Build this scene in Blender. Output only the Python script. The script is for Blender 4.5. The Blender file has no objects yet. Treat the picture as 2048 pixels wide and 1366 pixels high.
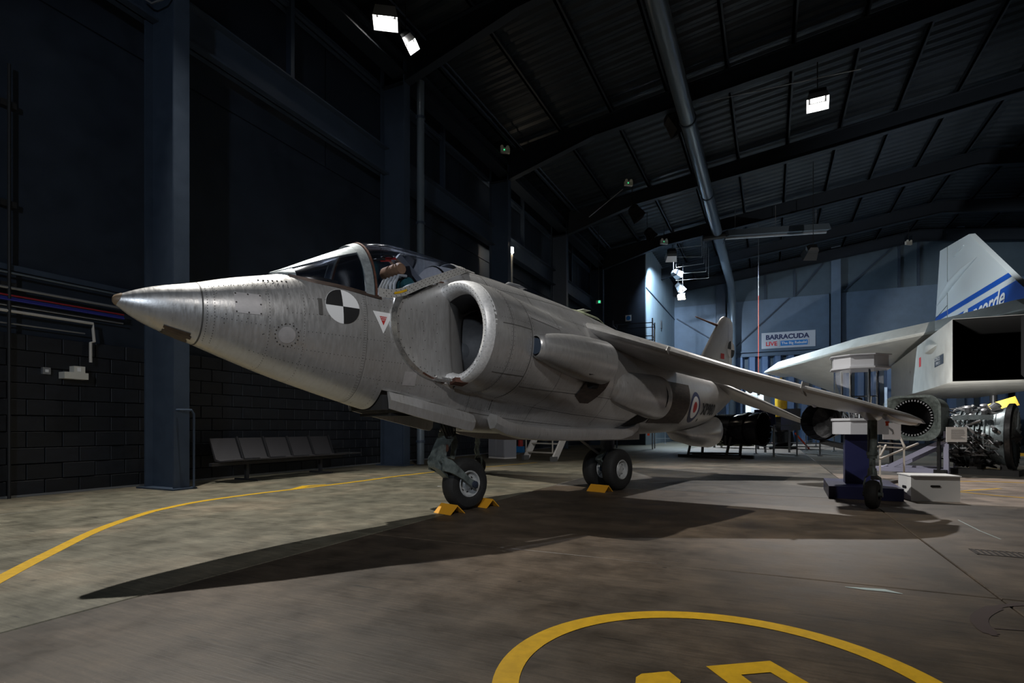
import bpy, math, random
from mathutils import Vector, Matrix
random.seed(7)
C = bpy.context.scene.collection
S = bpy.context.scene
PI = math.pi
# ---------------------------------------------------------------- camera
# building frame: x across the hall, y along the left wall, z up; the camera stands at the origin
CT, ST = 0.9054, 0.4247
F, HU, HV, EYE = 1100.0, 1024.0, 855.0, 1.0
cam = bpy.data.objects.new('camera', bpy.data.cameras.new('camera')); C.objects.link(cam)
cam.location = (0, 0, EYE); cam.rotation_euler = (PI/2, 0, math.atan2(ST, CT))
cam.data.sensor_width = 36; cam.data.lens = F/2048*36; cam.data.shift_y = (HV-683)/2048
cam.data.clip_start = 0.05; cam.data.clip_end = 200
S.camera = cam
# ---------------------------------------------------------------- world and exposure
w = bpy.data.worlds.new('world'); S.world = w; w.use_nodes = True
w.node_tree.nodes['Background'].inputs[0].default_value = (0.05, 0.07, 0.1, 1)
w.node_tree.nodes['Background'].inputs[1].default_value = 0.1
S.view_settings.view_transform = 'Standard'; S.view_settings.look = 'None'
S.view_settings.exposure = 0.0; S.view_settings.gamma = 1.0
S.view_settings.use_curve_mapping = False

def spot(name, loc, aim, watts, col, size=55, blend=0.4, radius=0.12):
    l = bpy.data.lights.new(name, 'SPOT'); l.energy = watts; l.color = col
    l.spot_size = math.radians(size); l.spot_blend = blend; l.shadow_soft_size = radius
    o = bpy.data.objects.new(name, l); C.objects.link(o); o.location = loc
    o.rotation_euler = (Vector(aim)-Vector(loc)).to_track_quat('-Z', 'Y').to_euler()
    return o
COOL = (0.86, 0.94, 1.0); BLUE = (0.62, 0.80, 1.0); WARM = (1.0, 0.82, 0.66)
# (position, aim, watts, colour, cone, blend, radius; the fill spots have no fixture)
LAMPS_AND_FILLS = [
 ((-8.0, 5.12, 9.78), (-1.2, 5.2, 0.0), 4500, (1.0,0.97,0.90), 100, 0.35, 0.05),      # key, above the picture
 ((-8.24, 10.52, 10.75), (-7.2, 9.0, 0), 260, COOL, 50, 0.7, 0.12),
 ((-7.88, 10.99, 10.31), (-2.6, 12.6, 1.0), 900, (1.0,0.96,0.9), 58, 0.8, 0.12),
 ((1.25, 18.2, 10.5), (1.0, 12.2, 0), 4200, (1.0,0.95,0.9), 54, 0.7, 0.12),
 ((-4.9, 31.0, 10.4), (-6.44, 35.5, 6.8), 4200, BLUE, 88, 0.45, 0.08),
 ((-4.7, 31.9, 9.6), (5.0, 41.0, 3.5), 1700, (0.70,0.85,1.0), 95, 0.7, 0.12),
 ((-4.7, 33.1, 9.1), (1.0, 31.0, 0), 6500, (0.72,0.88,1.0), 105, 0.7, 0.12),
 ((5.5, -4.8, 9.0), (-2.0, 6.2, 1.8), 2300, (1.0,0.965,0.93), 36, 0.8, 0.3),       # unseen fill added behind the camera
 ((1.0, -7.5, 5.2), (-6.0, 3.8, 3.0), 1500, (0.78,0.88,1.0), 50, 0.6, 0.3),  # second unseen fill, added for the nose and left wall
 ((11.0, 3.5, 10.4), (6.0, 10.5, 0.8), 1000, (1.0,0.92,0.86), 36, 0.7, 0.2),  # fill spot added to light the turbojet corner
 ((2.6, 18.6, 10.6), (8.15, 31.0, 7.9), 5200, (0.9,0.97,1.0), 36, 0.5, 0.15),  # spot added to brighten the airliner fin, no fixture
 ((3.2, 16.4, 0.55), (5.1, 22.0, 4.0), 2800, (1.0,0.97,0.92), 75, 0.7, 0.08),
]
# ---------------------------------------------------------------- helpers
def fl(u, v, z=0.0):
    """floor point (building frame) that the photograph shows at u, v"""
    Y = (EYE-z)*F/(v-HV); X = (u-HU)/F*Y
    return Vector((X*CT-Y*ST, X*ST+Y*CT, z))
def at(u, v, Y):
    X = (u-HU)/F*Y
    return Vector((X*CT-Y*ST, X*ST+Y*CT, EYE+(HV-v)/F*Y))

def new_mat(name):
    m = bpy.data.materials.new(name); m.use_nodes = True
    nt = m.node_tree; return m, nt, nt.nodes['Principled BSDF']
def mat(name, col, rough=0.6, metal=0.0, var=0.0, scale=6.0, stretch=(1,1,1), bump=0.0, spec=0.5, emit=None, es=0, rvar=0.0, objvar=0.0, dist=0.01):
    m, nt, b = new_mat(name); N = nt.nodes; L = nt.links
    b.inputs['Base Color'].default_value = (*col, 1); b.inputs['Roughness'].default_value = rough
    b.inputs['Metallic'].default_value = metal; b.inputs['Specular IOR Level'].default_value = spec
    if emit: b.inputs['Emission Color'].default_value = (*emit, 1); b.inputs['Emission Strength'].default_value = es
    if var or bump or rvar:
        tc = N.new('ShaderNodeTexCoord'); mp = N.new('ShaderNodeMapping'); mp.inputs['Scale'].default_value = stretch
        L.new(tc.outputs['Object'], mp.inputs[0])
        n = N.new('ShaderNodeTexNoise'); n.inputs['Scale'].default_value = scale; n.inputs['Detail'].default_value = 8; n.inputs['Roughness'].default_value = 0.62
        L.new(mp.outputs[0], n.inputs['Vector'])
        if var:
            r = N.new('ShaderNodeMapRange'); r.inputs[1].default_value = 0.3; r.inputs[2].default_value = 0.7
            r.inputs[3].default_value = 1-var; r.inputs[4].default_value = 1+var; L.new(n.outputs[0], r.inputs[0])
            h = N.new('ShaderNodeVectorMath'); h.operation = 'SCALE'; h.inputs[0].default_value = col
            L.new(r.outputs[0], h.inputs['Scale']); last = h.outputs[0]
            if objvar:
                oi = N.new('ShaderNodeObjectInfo'); r2 = N.new('ShaderNodeMapRange'); r2.inputs[3].default_value = 1-objvar; r2.inputs[4].default_value = 1+objvar
                L.new(oi.outputs['Random'], r2.inputs[0]); h2 = N.new('ShaderNodeVectorMath'); h2.operation = 'SCALE'
                L.new(last, h2.inputs[0]); L.new(r2.outputs[0], h2.inputs['Scale']); last = h2.outputs[0]
            L.new(last, b.inputs['Base Color'])
        if rvar:
            r = N.new('ShaderNodeMapRange'); r.inputs[1].default_value = 0.3; r.inputs[2].default_value = 0.7
            r.inputs[3].default_value = rough-rvar; r.inputs[4].default_value = rough+rvar; L.new(n.outputs[0], r.inputs[0]); L.new(r.outputs[0], b.inputs['Roughness'])
        if bump:
            bp = N.new('ShaderNodeBump'); bp.inputs['Strength'].default_value = bump; bp.inputs['Distance'].default_value = dist
            L.new(n.outputs[0], bp.inputs['Height']); L.new(bp.outputs[0], b.inputs['Normal'])
    return m

M = {}
M['skin'] = None
def skin_mat():
    m, nt, b = new_mat('aluminium skin'); N = nt.nodes; L = nt.links
    tc = N.new('ShaderNodeTexCoord')
    def noise(sc, st, det=6):
        mp = N.new('ShaderNodeMapping'); mp.inputs['Scale'].default_value = st; L.new(tc.outputs['Object'], mp.inputs[0])
        n = N.new('ShaderNodeTexNoise'); n.inputs['Scale'].default_value = sc; n.inputs['Detail'].default_value = det; n.inputs['Roughness'].default_value = 0.6
        L.new(mp.outputs[0], n.inputs['Vector']); return n
    big = noise(1.3, (1,1,1)); fine = noise(9, (5,1,1)); tiny = noise(60, (1,1,1), 3)
    cr = N.new('ShaderNodeValToRGB'); e = cr.color_ramp
    e.elements[0].position = 0.3; e.elements[0].color = (0.40,0.385,0.37,1); e.elements[1].position = 0.7; e.elements[1].color = (0.60,0.60,0.605,1)
    mx = N.new('ShaderNodeMix'); mx.data_type = 'FLOAT'; mx.inputs[0].default_value = 0.45
    L.new(big.outputs[0], mx.inputs[2]); L.new(fine.outputs[0], mx.inputs[3]); L.new(mx.outputs[0], cr.inputs[0])
    L.new(cr.outputs[0], b.inputs['Base Color'])
    b.inputs['Metallic'].default_value = 0.6
    r = N.new('ShaderNodeMapRange'); r.inputs[1].default_value = 0.3; r.inputs[2].default_value = 0.7; r.inputs[3].default_value = 0.27; r.inputs[4].default_value = 0.44
    L.new(fine.outputs[0], r.inputs[0]); L.new(r.outputs[0], b.inputs['Roughness'])
    bp = N.new('ShaderNodeBump'); bp.inputs['Strength'].default_value = 0.05; bp.inputs['Distance'].default_value = 0.01
    ad = N.new('ShaderNodeMath'); ad.operation = 'ADD'; L.new(fine.outputs[0], ad.inputs[0]); L.new(tiny.outputs[0], ad.inputs[1])
    L.new(ad.outputs[0], bp.inputs['Height']); L.new(bp.outputs[0], b.inputs['Normal'])
    return m
M['skin'] = skin_mat()
M['bright'] = mat('polished aluminium', (0.72,0.72,0.72), 0.28, 0.9, 0.1, 12, (1,4,1), rvar=0.1)
M['liplight'] = mat('lip aluminium', (0.80,0.80,0.80), 0.45, 0.3, 0.18, 40)
M['duct'] = mat('dark duct', (0.10,0.10,0.105), 0.5, 0.5, 0.2, 8)
M['panel'] = mat('dull panel', (0.52,0.50,0.50), 0.5, 0.5, 0.08, 20)
M['white'] = mat('white paint', (0.82,0.82,0.82), 0.45)
M['offwhite'] = mat('off white plastic', (0.62,0.60,0.54), 0.5)
M['black'] = mat('black paint', (0.012,0.012,0.013), 0.5)
M['red'] = mat('red paint', (0.5,0.03,0.03), 0.5)
M['flag'] = mat('orange flag', (0.85,0.09,0.03), 0.6)
M['rbl'] = mat('roundel blue', (0.03,0.04,0.12), 0.5)
M['dark'] = mat('dark cavity', (0.015,0.015,0.016), 0.8)
M['heat'] = mat('heat stained steel', (0.065,0.045,0.036), 0.5, 0.5, 0.5, 8, (1,1,4))
M['rubber'] = mat('tyre rubber', (0.012,0.012,0.012), 0.75, 0, 0.3, 20)
M['hub'] = mat('wheel hub grey', (0.42,0.43,0.43), 0.5, 0.2, 0.2, 20)
M['gear'] = mat('undercarriage grey green', (0.13,0.155,0.15), 0.45, 0.3, 0.5, 14, rvar=0.12)
M['darkgear'] = mat('dark blue strut', (0.035,0.045,0.07), 0.4, 0.3)
M['chrome'] = mat('chrome', (0.8,0.8,0.8), 0.1, 1.0)
M['rivet'] = mat('rivet', (0.06,0.055,0.05), 0.5, 0.3)
M['seam'] = mat('panel seam', (0.10,0.095,0.09), 0.6, 0.3)
M['rust'] = mat('rusty copper', (0.10,0.042,0.028), 0.6, 0.4, 0.4, 30)
M['tip'] = mat('brown nose tip', (0.22,0.15,0.09), 0.5)
M['leather'] = mat('tan leather', (0.42,0.22,0.11), 0.6, 0, 0.2, 20)
M['teal'] = mat('teal webbing', (0.03,0.13,0.13), 0.7)
M['strap'] = mat('white webbing', (0.6,0.57,0.5), 0.8)
M['yellow'] = mat('yellow paint', (0.58,0.34,0.008), 0.5, 0, 0.15, 15)
M['chock'] = mat('orange yellow chock', (0.72,0.33,0.02), 0.5)
M['navy'] = mat('navy wall paint', (0.016,0.023,0.036), 0.6, 0, 0.2, 2.5, bump=0.1, rvar=0.08, spec=0.3)
M['steel'] = mat('blue grey painted steel', (0.036,0.052,0.080), 0.5, 0, 0.12, 4, rvar=0.08, spec=0.35)
M['steel_shaded'] = mat('shaded roof steel', (0.013,0.018,0.026), 0.55, 0, 0.1, 4, spec=0.3)  # darker copy of the frame steel, dim roof shade put into the colour
M['block'] = mat('dark painted block', (0.0085,0.0105,0.0155), 0.5, 0, 0.3, 14, bump=0.35, objvar=0.25)
M['roof'] = mat('roof sheet', (0.015,0.0205,0.027), 0.48, 0.0, 0.3, 1.5, (1,0.3,1), spec=0.3)
M['bluewall'] = mat('blue grey wall paint', (0.10,0.145,0.21), 0.5, 0, 0.1, 2)
M['bluewall2'] = mat('blue upper sheet', (0.06,0.09,0.12), 0.5, 0, 0.1, 2)
M['corr'] = mat('blue corrugated sheet', (0.12,0.19,0.33), 0.45, 0, 0.1, 2)
M['pipe'] = mat('grey blue pipe', (0.12,0.15,0.18), 0.3, 0.2)
M['conduit'] = mat('white conduit', (0.55,0.52,0.48), 0.4)
M['cabblue'] = mat('blue cable', (0.03,0.035,0.28), 0.5)
M['cabred'] = mat('red cable', (0.3,0.01,0.02), 0.5)
M['grey'] = mat('grey metal', (0.3,0.31,0.33), 0.4, 0.6)
M['greyp'] = mat('light grey panel', (0.36,0.38,0.44), 0.5)
M['lilac'] = mat('lilac grey frame', (0.36,0.36,0.50), 0.5)
M['navyp'] = mat('navy plinth', (0.022,0.026,0.095), 0.35)
M['plast'] = mat('black seat', (0.035,0.033,0.036), 0.6, spec=0.3)
M['boxwall_lit'] = mat('lit blue side wall', (0.22,0.28,0.32), 0.5, 0, 0.15, 1.5, (1,1,.3))  # paler than the upper sheet: the lamp's light put into the colour
M['steelb'] = mat('bench metal', (0.05,0.05,0.055), 0.5, 0.6)
M['conc'] = mat('airliner white paint', (0.66,0.66,0.62), 0.35, 0.1, 0.12, 2, rvar=0.08)
M['fin'] = mat('tail fin white', (0.72,0.76,0.77), 0.4)
M['airblue'] = mat('airline blue', (0.01,0.10,0.52), 0.35)
M['signblue'] = mat('sign blue', (0.02,0.22,0.62), 0.5)
M['signred'] = mat('sign red', (0.75,0.03,0.04), 0.5)
M['signwhite'] = mat('sign white', (0.62,0.63,0.68), 0.5)
M['engine'] = mat('engine casing', (0.20,0.24,0.26), 0.38, 0.6, 0.4, 10)
M['enginedark'] = mat('engine dark steel', (0.045,0.045,0.048), 0.35, 0.8, 0.4, 20)
M['gloss'] = mat('gloss black', (0.012,0.012,0.015), 0.18, 0.3)
M['yel2'] = mat('yellow lift', (0.7,0.42,0.02), 0.5)
M['green'] = mat('green led', (0.0,0.2,0.05), 0.5, emit=(0.05,1,0.35), es=1.5)
M['lens'] = mat('lamp lens', (1,1,1), 0.3, emit=(1,0.98,0.95), es=22)
M['lensw'] = mat('warm lamp lens', (1,1,1), 0.3, emit=(1,0.84,0.62), es=80)
M['lensoff'] = mat('unlit lens', (0.4,0.42,0.45), 0.08, 0.6)
M['baffle'] = mat('lamp barn door', (0.7,0.7,0.7), 0.3, 0.6)
M['greenskin'] = mat('green primer', (0.30,0.33,0.22), 0.6, 0.2, 0.5, 25)
M['drain'] = mat('cast iron grate', (0.03,0.025,0.025), 0.6, 0.5)
M['stain'] = mat('dark red stain', (0.045,0.03,0.028), 0.6)
M['pale'] = mat('pale floor scuff', (0.35,0.42,0.42), 0.7)
M['dirt'] = mat('tar speck', (0.04,0.035,0.03), 0.7)

def glass(name, tint, refl=0.10, rough=0.03):
    m = bpy.data.materials.new(name); m.use_nodes = True; nt = m.node_tree; nt.nodes.clear(); L = nt.links
    o = nt.nodes.new('ShaderNodeOutputMaterial'); mx = nt.nodes.new('ShaderNodeMixShader')
    t = nt.nodes.new('ShaderNodeBsdfTransparent'); t.inputs[0].default_value = (*tint, 1)
    g = nt.nodes.new('ShaderNodeBsdfGlossy'); g.inputs['Roughness'].default_value = rough; g.inputs[0].default_value = (0.9,0.93,1,1)
    f = nt.nodes.new('ShaderNodeLayerWeight'); f.inputs[0].default_value = 0.35
    r = nt.nodes.new('ShaderNodeMapRange'); r.inputs[3].default_value = refl; r.inputs[4].default_value = 0.7
    L.new(f.outputs['Facing'], r.inputs[0]); L.new(r.outputs[0], mx.inputs[0]); L.new(t.outputs[0], mx.inputs[1]); L.new(g.outputs[0], mx.inputs[2]); L.new(mx.outputs[0], o.inputs[0])
    return m
M['glass'] = glass('canopy glass', (0.74,0.80,0.92), 0.10, 0.12)
M['acrylic'] = glass('acrylic pane', (0.93,0.95,0.97), 0.05, 0.02)

def floor_mat(name, ca, cb, cc):
    m, nt, b = new_mat(name); N = nt.nodes; L = nt.links
    g = N.new('ShaderNodeNewGeometry'); oi = N.new('ShaderNodeObjectInfo')
    def noise(sc, st, det=8, rot=0.0, ro=0.6):
        mp = N.new('ShaderNodeMapping'); mp.inputs['Scale'].default_value = st; mp.inputs['Rotation'].default_value = (0,0,rot); L.new(g.outputs['Position'], mp.inputs[0])
        n = N.new('ShaderNodeTexNoise'); n.inputs['Scale'].default_value = sc; n.inputs['Detail'].default_value = det; n.inputs['Roughness'].default_value = ro
        L.new(mp.outputs[0], n.inputs['Vector']); return n
    big = noise(0.7, (1,1,1), 7); mid = noise(3.2, (1,1,1), 8); brush = noise(9.0, (0.35,5,1), 5, 0.05); fine = noise(70, (1,1,1), 4)
    cr = N.new('ShaderNodeValToRGB'); e = cr.color_ramp
    e.elements[0].position = 0.38; e.elements[0].color = (*ca,1)
    e.elements[1].position = 0.62; e.elements[1].color = (*cc,1)
    k = e.elements.new(0.5); k.color = (*cb,1)
    ad = N.new('ShaderNodeMath'); ad.operation = 'MULTIPLY_ADD'; ad.inputs[1].default_value = 0.15; L.new(oi.outputs['Random'], ad.inputs[0])
    s1 = N.new('ShaderNodeMath'); s1.operation = 'MULTIPLY'; s1.inputs[1].default_value = 0.86; L.new(big.outputs[0], s1.inputs[0]); L.new(s1.outputs[0], ad.inputs[2])
    L.new(ad.outputs[0], cr.inputs[0])
    def rng(n, a, bb, lo=0.3, hi=0.7):
        r = N.new('ShaderNodeMapRange'); r.inputs[1].default_value = lo; r.inputs[2].default_value = hi; r.inputs[3].default_value = a; r.inputs[4].default_value = bb
        L.new(n.outputs[0], r.inputs[0]); return r
    cur = cr.outputs[0]
    for r in (rng(mid, 0.62, 1.30), rng(brush, 0.70, 1.22), rng(fine, 0.85, 1.12)):
        v = N.new('ShaderNodeVectorMath'); v.operation = 'SCALE'; L.new(cur, v.inputs[0]); L.new(r.outputs[0], v.inputs['Scale']); cur = v.outputs[0]
    # dark tar specks
    vo = N.new('ShaderNodeTexVoronoi'); vo.inputs['Scale'].default_value = 2.3; L.new(g.outputs['Position'], vo.inputs['Vector'])
    sp = N.new('ShaderNodeMapRange'); sp.inputs[1].default_value = 0.02; sp.inputs[2].default_value = 0.05; sp.inputs[3].default_value = 0.35; sp.inputs[4].default_value = 1.0
    L.new(vo.outputs['Distance'], sp.inputs[0]); v = N.new('ShaderNodeVectorMath'); v.operation = 'SCALE'; L.new(cur, v.inputs[0]); L.new(sp.outputs[0], v.inputs['Scale']); cur = v.outputs[0]
    dash = noise(2.2, (1.0,7,1), 3, 0.08, 0.5); dr = rng(dash, 1.0, 0.45, 0.66, 0.72)
    v = N.new('ShaderNodeVectorMath'); v.operation = 'SCALE'; L.new(cur, v.inputs[0]); L.new(dr.outputs[0], v.inputs['Scale']); cur = v.outputs[0]
    L.new(cur, b.inputs['Base Color'])
    rr = rng(mid, 0.42, 0.62); L.new(rr.outputs[0], b.inputs['Roughness'])
    bp = N.new('ShaderNodeBump'); bp.inputs['Strength'].default_value = 0.35; bp.inputs['Distance'].default_value = 0.004
    L.new(brush.outputs[0], bp.inputs['Height']); L.new(bp.outputs[0], b.inputs['Normal'])
    return m
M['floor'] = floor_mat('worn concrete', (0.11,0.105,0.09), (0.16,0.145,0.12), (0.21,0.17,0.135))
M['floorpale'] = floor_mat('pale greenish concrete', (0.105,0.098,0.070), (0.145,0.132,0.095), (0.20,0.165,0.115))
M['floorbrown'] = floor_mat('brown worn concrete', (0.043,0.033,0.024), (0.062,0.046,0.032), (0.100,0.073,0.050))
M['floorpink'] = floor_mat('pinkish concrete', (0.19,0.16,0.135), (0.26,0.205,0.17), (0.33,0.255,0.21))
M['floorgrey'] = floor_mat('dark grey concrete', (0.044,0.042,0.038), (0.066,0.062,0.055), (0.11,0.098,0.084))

class B:
    """collects shapes, builds ONE mesh object"""
    def __init__(s): s.v = []; s.f = []
    def add(s, vs, fs):
        n = len(s.v); s.v += [tuple(p) for p in vs]; s.f += [tuple(i+n for i in f) for f in fs]; return s
    def box(s, a, b_, rot=0.0, c=None):
        (x0,y0,z0),(x1,y1,z1) = a, b_
        vs = [(x0,y0,z0),(x1,y0,z0),(x1,y1,z0),(x0,y1,z0),(x0,y0,z1),(x1,y0,z1),(x1,y1,z1),(x0,y1,z1)]
        if rot:
            c = c or ((x0+x1)/2, (y0+y1)/2); cs, sn = math.cos(rot), math.sin(rot)
            vs = [(c[0]+(x-c[0])*cs-(y-c[1])*sn, c[1]+(x-c[0])*sn+(y-c[1])*cs, z) for x,y,z in vs]
        return s.add(vs, [(3,2,1,0),(4,5,6,7),(0,1,5,4),(1,2,6,5),(2,3,7,6),(3,0,4,7)])
    def bar(s, p, q, w_, h, up=(0,0,1)):
        p, q = Vector(p), Vector(q); d = (q-p).normalized(); up = Vector(up)
        if abs(d.dot(up)) > 0.99: up = Vector((1,0,0))
        a = d.cross(up).normalized()*w_/2; c = a.cross(d).normalized()*h/2
        vs = [p-a-c, p+a-c, p+a+c, p-a+c, q-a-c, q+a-c, q+a+c, q-a+c]
        return s.add(vs, [(0,1,2,3),(7,6,5,4),(0,4,5,1),(1,5,6,2),(2,6,7,3),(3,7,4,0)])
    def tube(s, pts, r, n=10, caps=True):
        pts = [Vector(p) for p in pts]; rs = r if isinstance(r, (list, tuple)) else [r]*len(pts)
        loops = []; ref = None
        for i, p in enumerate(pts):
            d = (pts[min(i+1,len(pts)-1)]-pts[max(i-1,0)]).normalized()
            if ref is None:
                ref = d.cross(Vector((0,0,1))) if abs(d.z) < 0.95 else d.cross(Vector((1,0,0)))
            a = (ref-d*ref.dot(d)).normalized(); ref = a; b_ = d.cross(a)
            loops.append([p+(a*math.cos(t)+b_*math.sin(t))*rs[i] for t in [2*PI*k/n for k in range(n)]])
        return s.loft(loops, caps)
    def loft(s, loops, caps=False, closed=True, capa=None, capb=None):
        n = len(loops[0]); vs = [p for l in loops for p in l]; fs = []
        for i in range(len(loops)-1):
            for k in range(n if closed else n-1):
                k2 = (k+1) % n; fs.append((i*n+k, i*n+k2, (i+1)*n+k2, (i+1)*n+k))
        if capa if capa is not None else caps: fs.append(tuple(range(n-1,-1,-1)))
        if capb if capb is not None else caps: fs.append(tuple((len(loops)-1)*n+k for k in range(n)))
        return s.add(vs, fs)
    def lathe(s, prof, origin, axis, n=32, caps=False):
        """prof: (distance along axis, radius)"""
        o, d = Vector(origin), Vector(axis).normalized()
        a = d.cross(Vector((0,0,1))) if abs(d.z) < 0.95 else d.cross(Vector((1,0,0))); a.normalize(); b_ = d.cross(a)
        return s.loft([[o+d*h+(a*math.cos(t)+b_*math.sin(t))*max(r,1e-4) for t in [2*PI*k/n for k in range(n)]] for h, r in prof], caps)
    def prism(s, poly, d):
        """poly: 3D loop, d: extrusion vector"""
        d = Vector(d); p = [Vector(q) for q in poly]; return s.loft([p, [q+d for q in p]], True)
    def quad(s, *p): return s.add(p, [tuple(range(len(p)))])
    def build(s, name, m, parent=None, smooth=True, ang=35, link=True):
        me = bpy.data.meshes.new(name); me.from_pydata(s.v, [], s.f); me.validate(); me.update()
        if m: me.materials.append(M[m] if isinstance(m, str) else m)
        if smooth:
            me.polygons.foreach_set('use_smooth', [True]*len(me.polygons)); me.set_sharp_from_angle(angle=math.radians(ang))
        o = bpy.data.objects.new(name, me)
        if link: C.objects.link(o)
        if parent: o.parent = parent
        return o

def tag(o, label=None, cat=None, group=None, kind=None):
    for k, v in (('label',label),('category',cat),('group',group),('kind',kind)):
        if v: o[k] = v
    return o
def thing(name, label, cat, loc=(0,0,0), rz=0.0, group=None, kind=None):
    o = bpy.data.objects.new(name, None); C.objects.link(o); o.location = loc; o.rotation_euler = (0,0,rz); o.empty_display_size = 0.2
    return tag(o, label, cat, group, kind)
def copy_tree(o, parent=None):
    c = o.copy(); C.objects.link(c); c.parent = parent
    for ch in [x for x in o.children]: copy_tree(ch, c)
    return c
def text(body, size, name, m, parent=None, loc=(0,0,0), rot=(0,0,0), thick=0.002, shear=0.0, bold=0.0, align='CENTER', sx=1.0, label=None):
    cu = bpy.data.curves.new(name, 'FONT'); cu.body = body; cu.size = size; cu.extrude = thick; cu.shear = shear; cu.offset = bold
    cu.align_x = align; cu.align_y = 'CENTER'; cu.resolution_u = 3
    t = bpy.data.objects.new(name, cu); C.objects.link(t)
    dg = bpy.context.evaluated_depsgraph_get(); me = bpy.data.meshes.new_from_object(t.evaluated_get(dg))
    bpy.data.objects.remove(t); me.materials.clear(); me.materials.append(M[m]); me.name = name
    o = bpy.data.objects.new(name, me); C.objects.link(o); o.location = loc; o.rotation_euler = rot; o.scale = (sx,1,1)
    if parent: o.parent = parent
    if label: o['label'] = label
    return o
def interp(tab, x):
    if x <= tab[0][0]: return tab[0][1]
    for (a, va), (b_, vb) in zip(tab, tab[1:]):
        if x <= b_:
            t = (x-a)/(b_-a)
            return va+(vb-va)*t
    return tab[-1][1]
def smooth_tab(tab):
    """monotone-ish cubic (Catmull-Rom with limited slopes)"""
    xs = [t[0] for t in tab]; ys = [t[1] for t in tab]; n = len(xs)
    d = [(ys[i+1]-ys[i])/(xs[i+1]-xs[i]) for i in range(n-1)]
    m_ = [d[0]]+[((d[i-1]+d[i])/2 if d[i-1]*d[i] > 0 else 0.0) for i in range(1,n-1)]+[d[-1]]
    for i in range(n-1):
        for j in (i, i+1):
            if abs(m_[j]) > 3*abs(d[i]): m_[j] = 3*d[i]
    def f(x):
        if x <= xs[0]: return ys[0]
        if x >= xs[-1]: return ys[-1]
        i = max(k for k in range(n-1) if xs[k] <= x); h = xs[i+1]-xs[i]; t = (x-xs[i])/h
        return (2*t**3-3*t*t+1)*ys[i]+(t**3-2*t*t+t)*h*m_[i]+(-2*t**3+3*t*t)*ys[i+1]+(t**3-t*t)*h*m_[i+1]
    return f
for i, (p, a, wt, col, sz, bl, rd) in enumerate(LAMPS_AND_FILLS):
    spot('lamp_fill_spot', p, a, wt, col, sz, bl, rd)
# ================================================================ SETTING
XL, XR, YF, YB = -9.8, 27.0, -9.0, 42.0
FRAMES = [-6.8, -0.5, 5.77, 11.85, 18.1, 24.4, 30.6, 36.5, 41.3]
def struct(name, b_, m, parent=None, **k):
    o = b_.build(name, m, parent, **k)
    if not parent: o['kind'] = 'structure'
    return o
# floor: a sub-base with cast slabs, joints recessed
floor = struct('floor', B().box((XL,YF,-0.3),(XR,YB,-0.02)), 'dirt', smooth=False)
xs = [XL,-8.0,-3.39,1.22,5.83,10.44,15.05,19.66,XR]; ys = [YF,-5.6,-0.74,4.12,8.98,13.84,18.7,23.56,28.42,33.28,38.14,YB]
for i in range(len(xs)-1):
    for j in range(len(ys)-1):
        g = 0.005; dz = random.uniform(-0.0012,0.0)
        x0,x1,y0,y1 = xs[i]+g, xs[i+1]-g, ys[j]+g, ys[j+1]-g
        b = B(); c = 0.006
        b.loft([[(x0,y0,-0.05),(x1,y0,-0.05),(x1,y1,-0.05),(x0,y1,-0.05)],[(x0,y0,dz-c),(x1,y0,dz-c),(x1,y1,dz-c),(x0,y1,dz-c)],[(x0+c,y0+c,dz),(x1-c,y0+c,dz),(x1-c,y1-c,dz),(x0+c,y1-c,dz)]], capb=True)
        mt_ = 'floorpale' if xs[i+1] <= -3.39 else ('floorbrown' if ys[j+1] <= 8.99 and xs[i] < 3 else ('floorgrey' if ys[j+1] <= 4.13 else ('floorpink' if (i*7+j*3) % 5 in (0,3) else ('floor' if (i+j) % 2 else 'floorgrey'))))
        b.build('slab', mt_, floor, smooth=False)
# left wall: sheet above, blockwork below
wl = struct('wall_left', B().box((XL-0.3,YF,0),(XL-0.04,YB,13.2)), 'navy', smooth=False)
B().box((XL-0.04,YF,3.3),(XL+0.02,YB,7.3)).build('wall_sheet', 'navy', wl, smooth=False)
for k in range(8):
    y0 = YF+k*6.4; B().box((XL-0.04,y0+0.02,7.35),(XL+0.0,min(YB,y0+6.38),12.6)).build('wall_sheet', 'navy', wl, smooth=False)
bw, bh = 0.45, 0.235
def block_mesh():
    b = B(); x0, x1, g, c = XL-0.05, XL+0.05, 0.006, 0.005
    a = (g, bw-g, g, bh-g)
    lo = [(x1-c,a[0],a[2]),(x1-c,a[1],a[2]),(x1-c,a[1],a[3]),(x1-c,a[0],a[3])]
    b.loft([[(x0,p[1],p[2]) for p in lo], lo, [(x1,a[0]+c,a[2]+c),(x1,a[1]-c,a[2]+c),(x1,a[1]-c,a[3]-c),(x1,a[0]+c,a[3]-c)]], capb=True)
    return b
bm0 = block_mesh(); first = bm0.build('block', 'block', wl, smooth=False)
far = B(); nblk = 0
for k in range(-4, 50):
    for r in range(10):
        y = 3.1+(k+0.5*(r % 2))*bw; z = r*bh; d = random.uniform(-0.004,0.004)
        if 0 <= k < 30:
            o = first if nblk == 0 else first.copy()
            if nblk: C.objects.link(o)
            o.location = (d, y, z); nblk += 1
        else:
            far.add([(v[0]+d, v[1]+y, v[2]+z) for v in bm0.v], bm0.f)
fb = far.build('distant_blocks', 'block', wl, smooth=False); fb['kind'] = 'stuff'
B().box((XL-0.04,YF,3.22),(XL+0.10,YB,3.3)).build('ledge', 'steel', wl, smooth=False)
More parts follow.
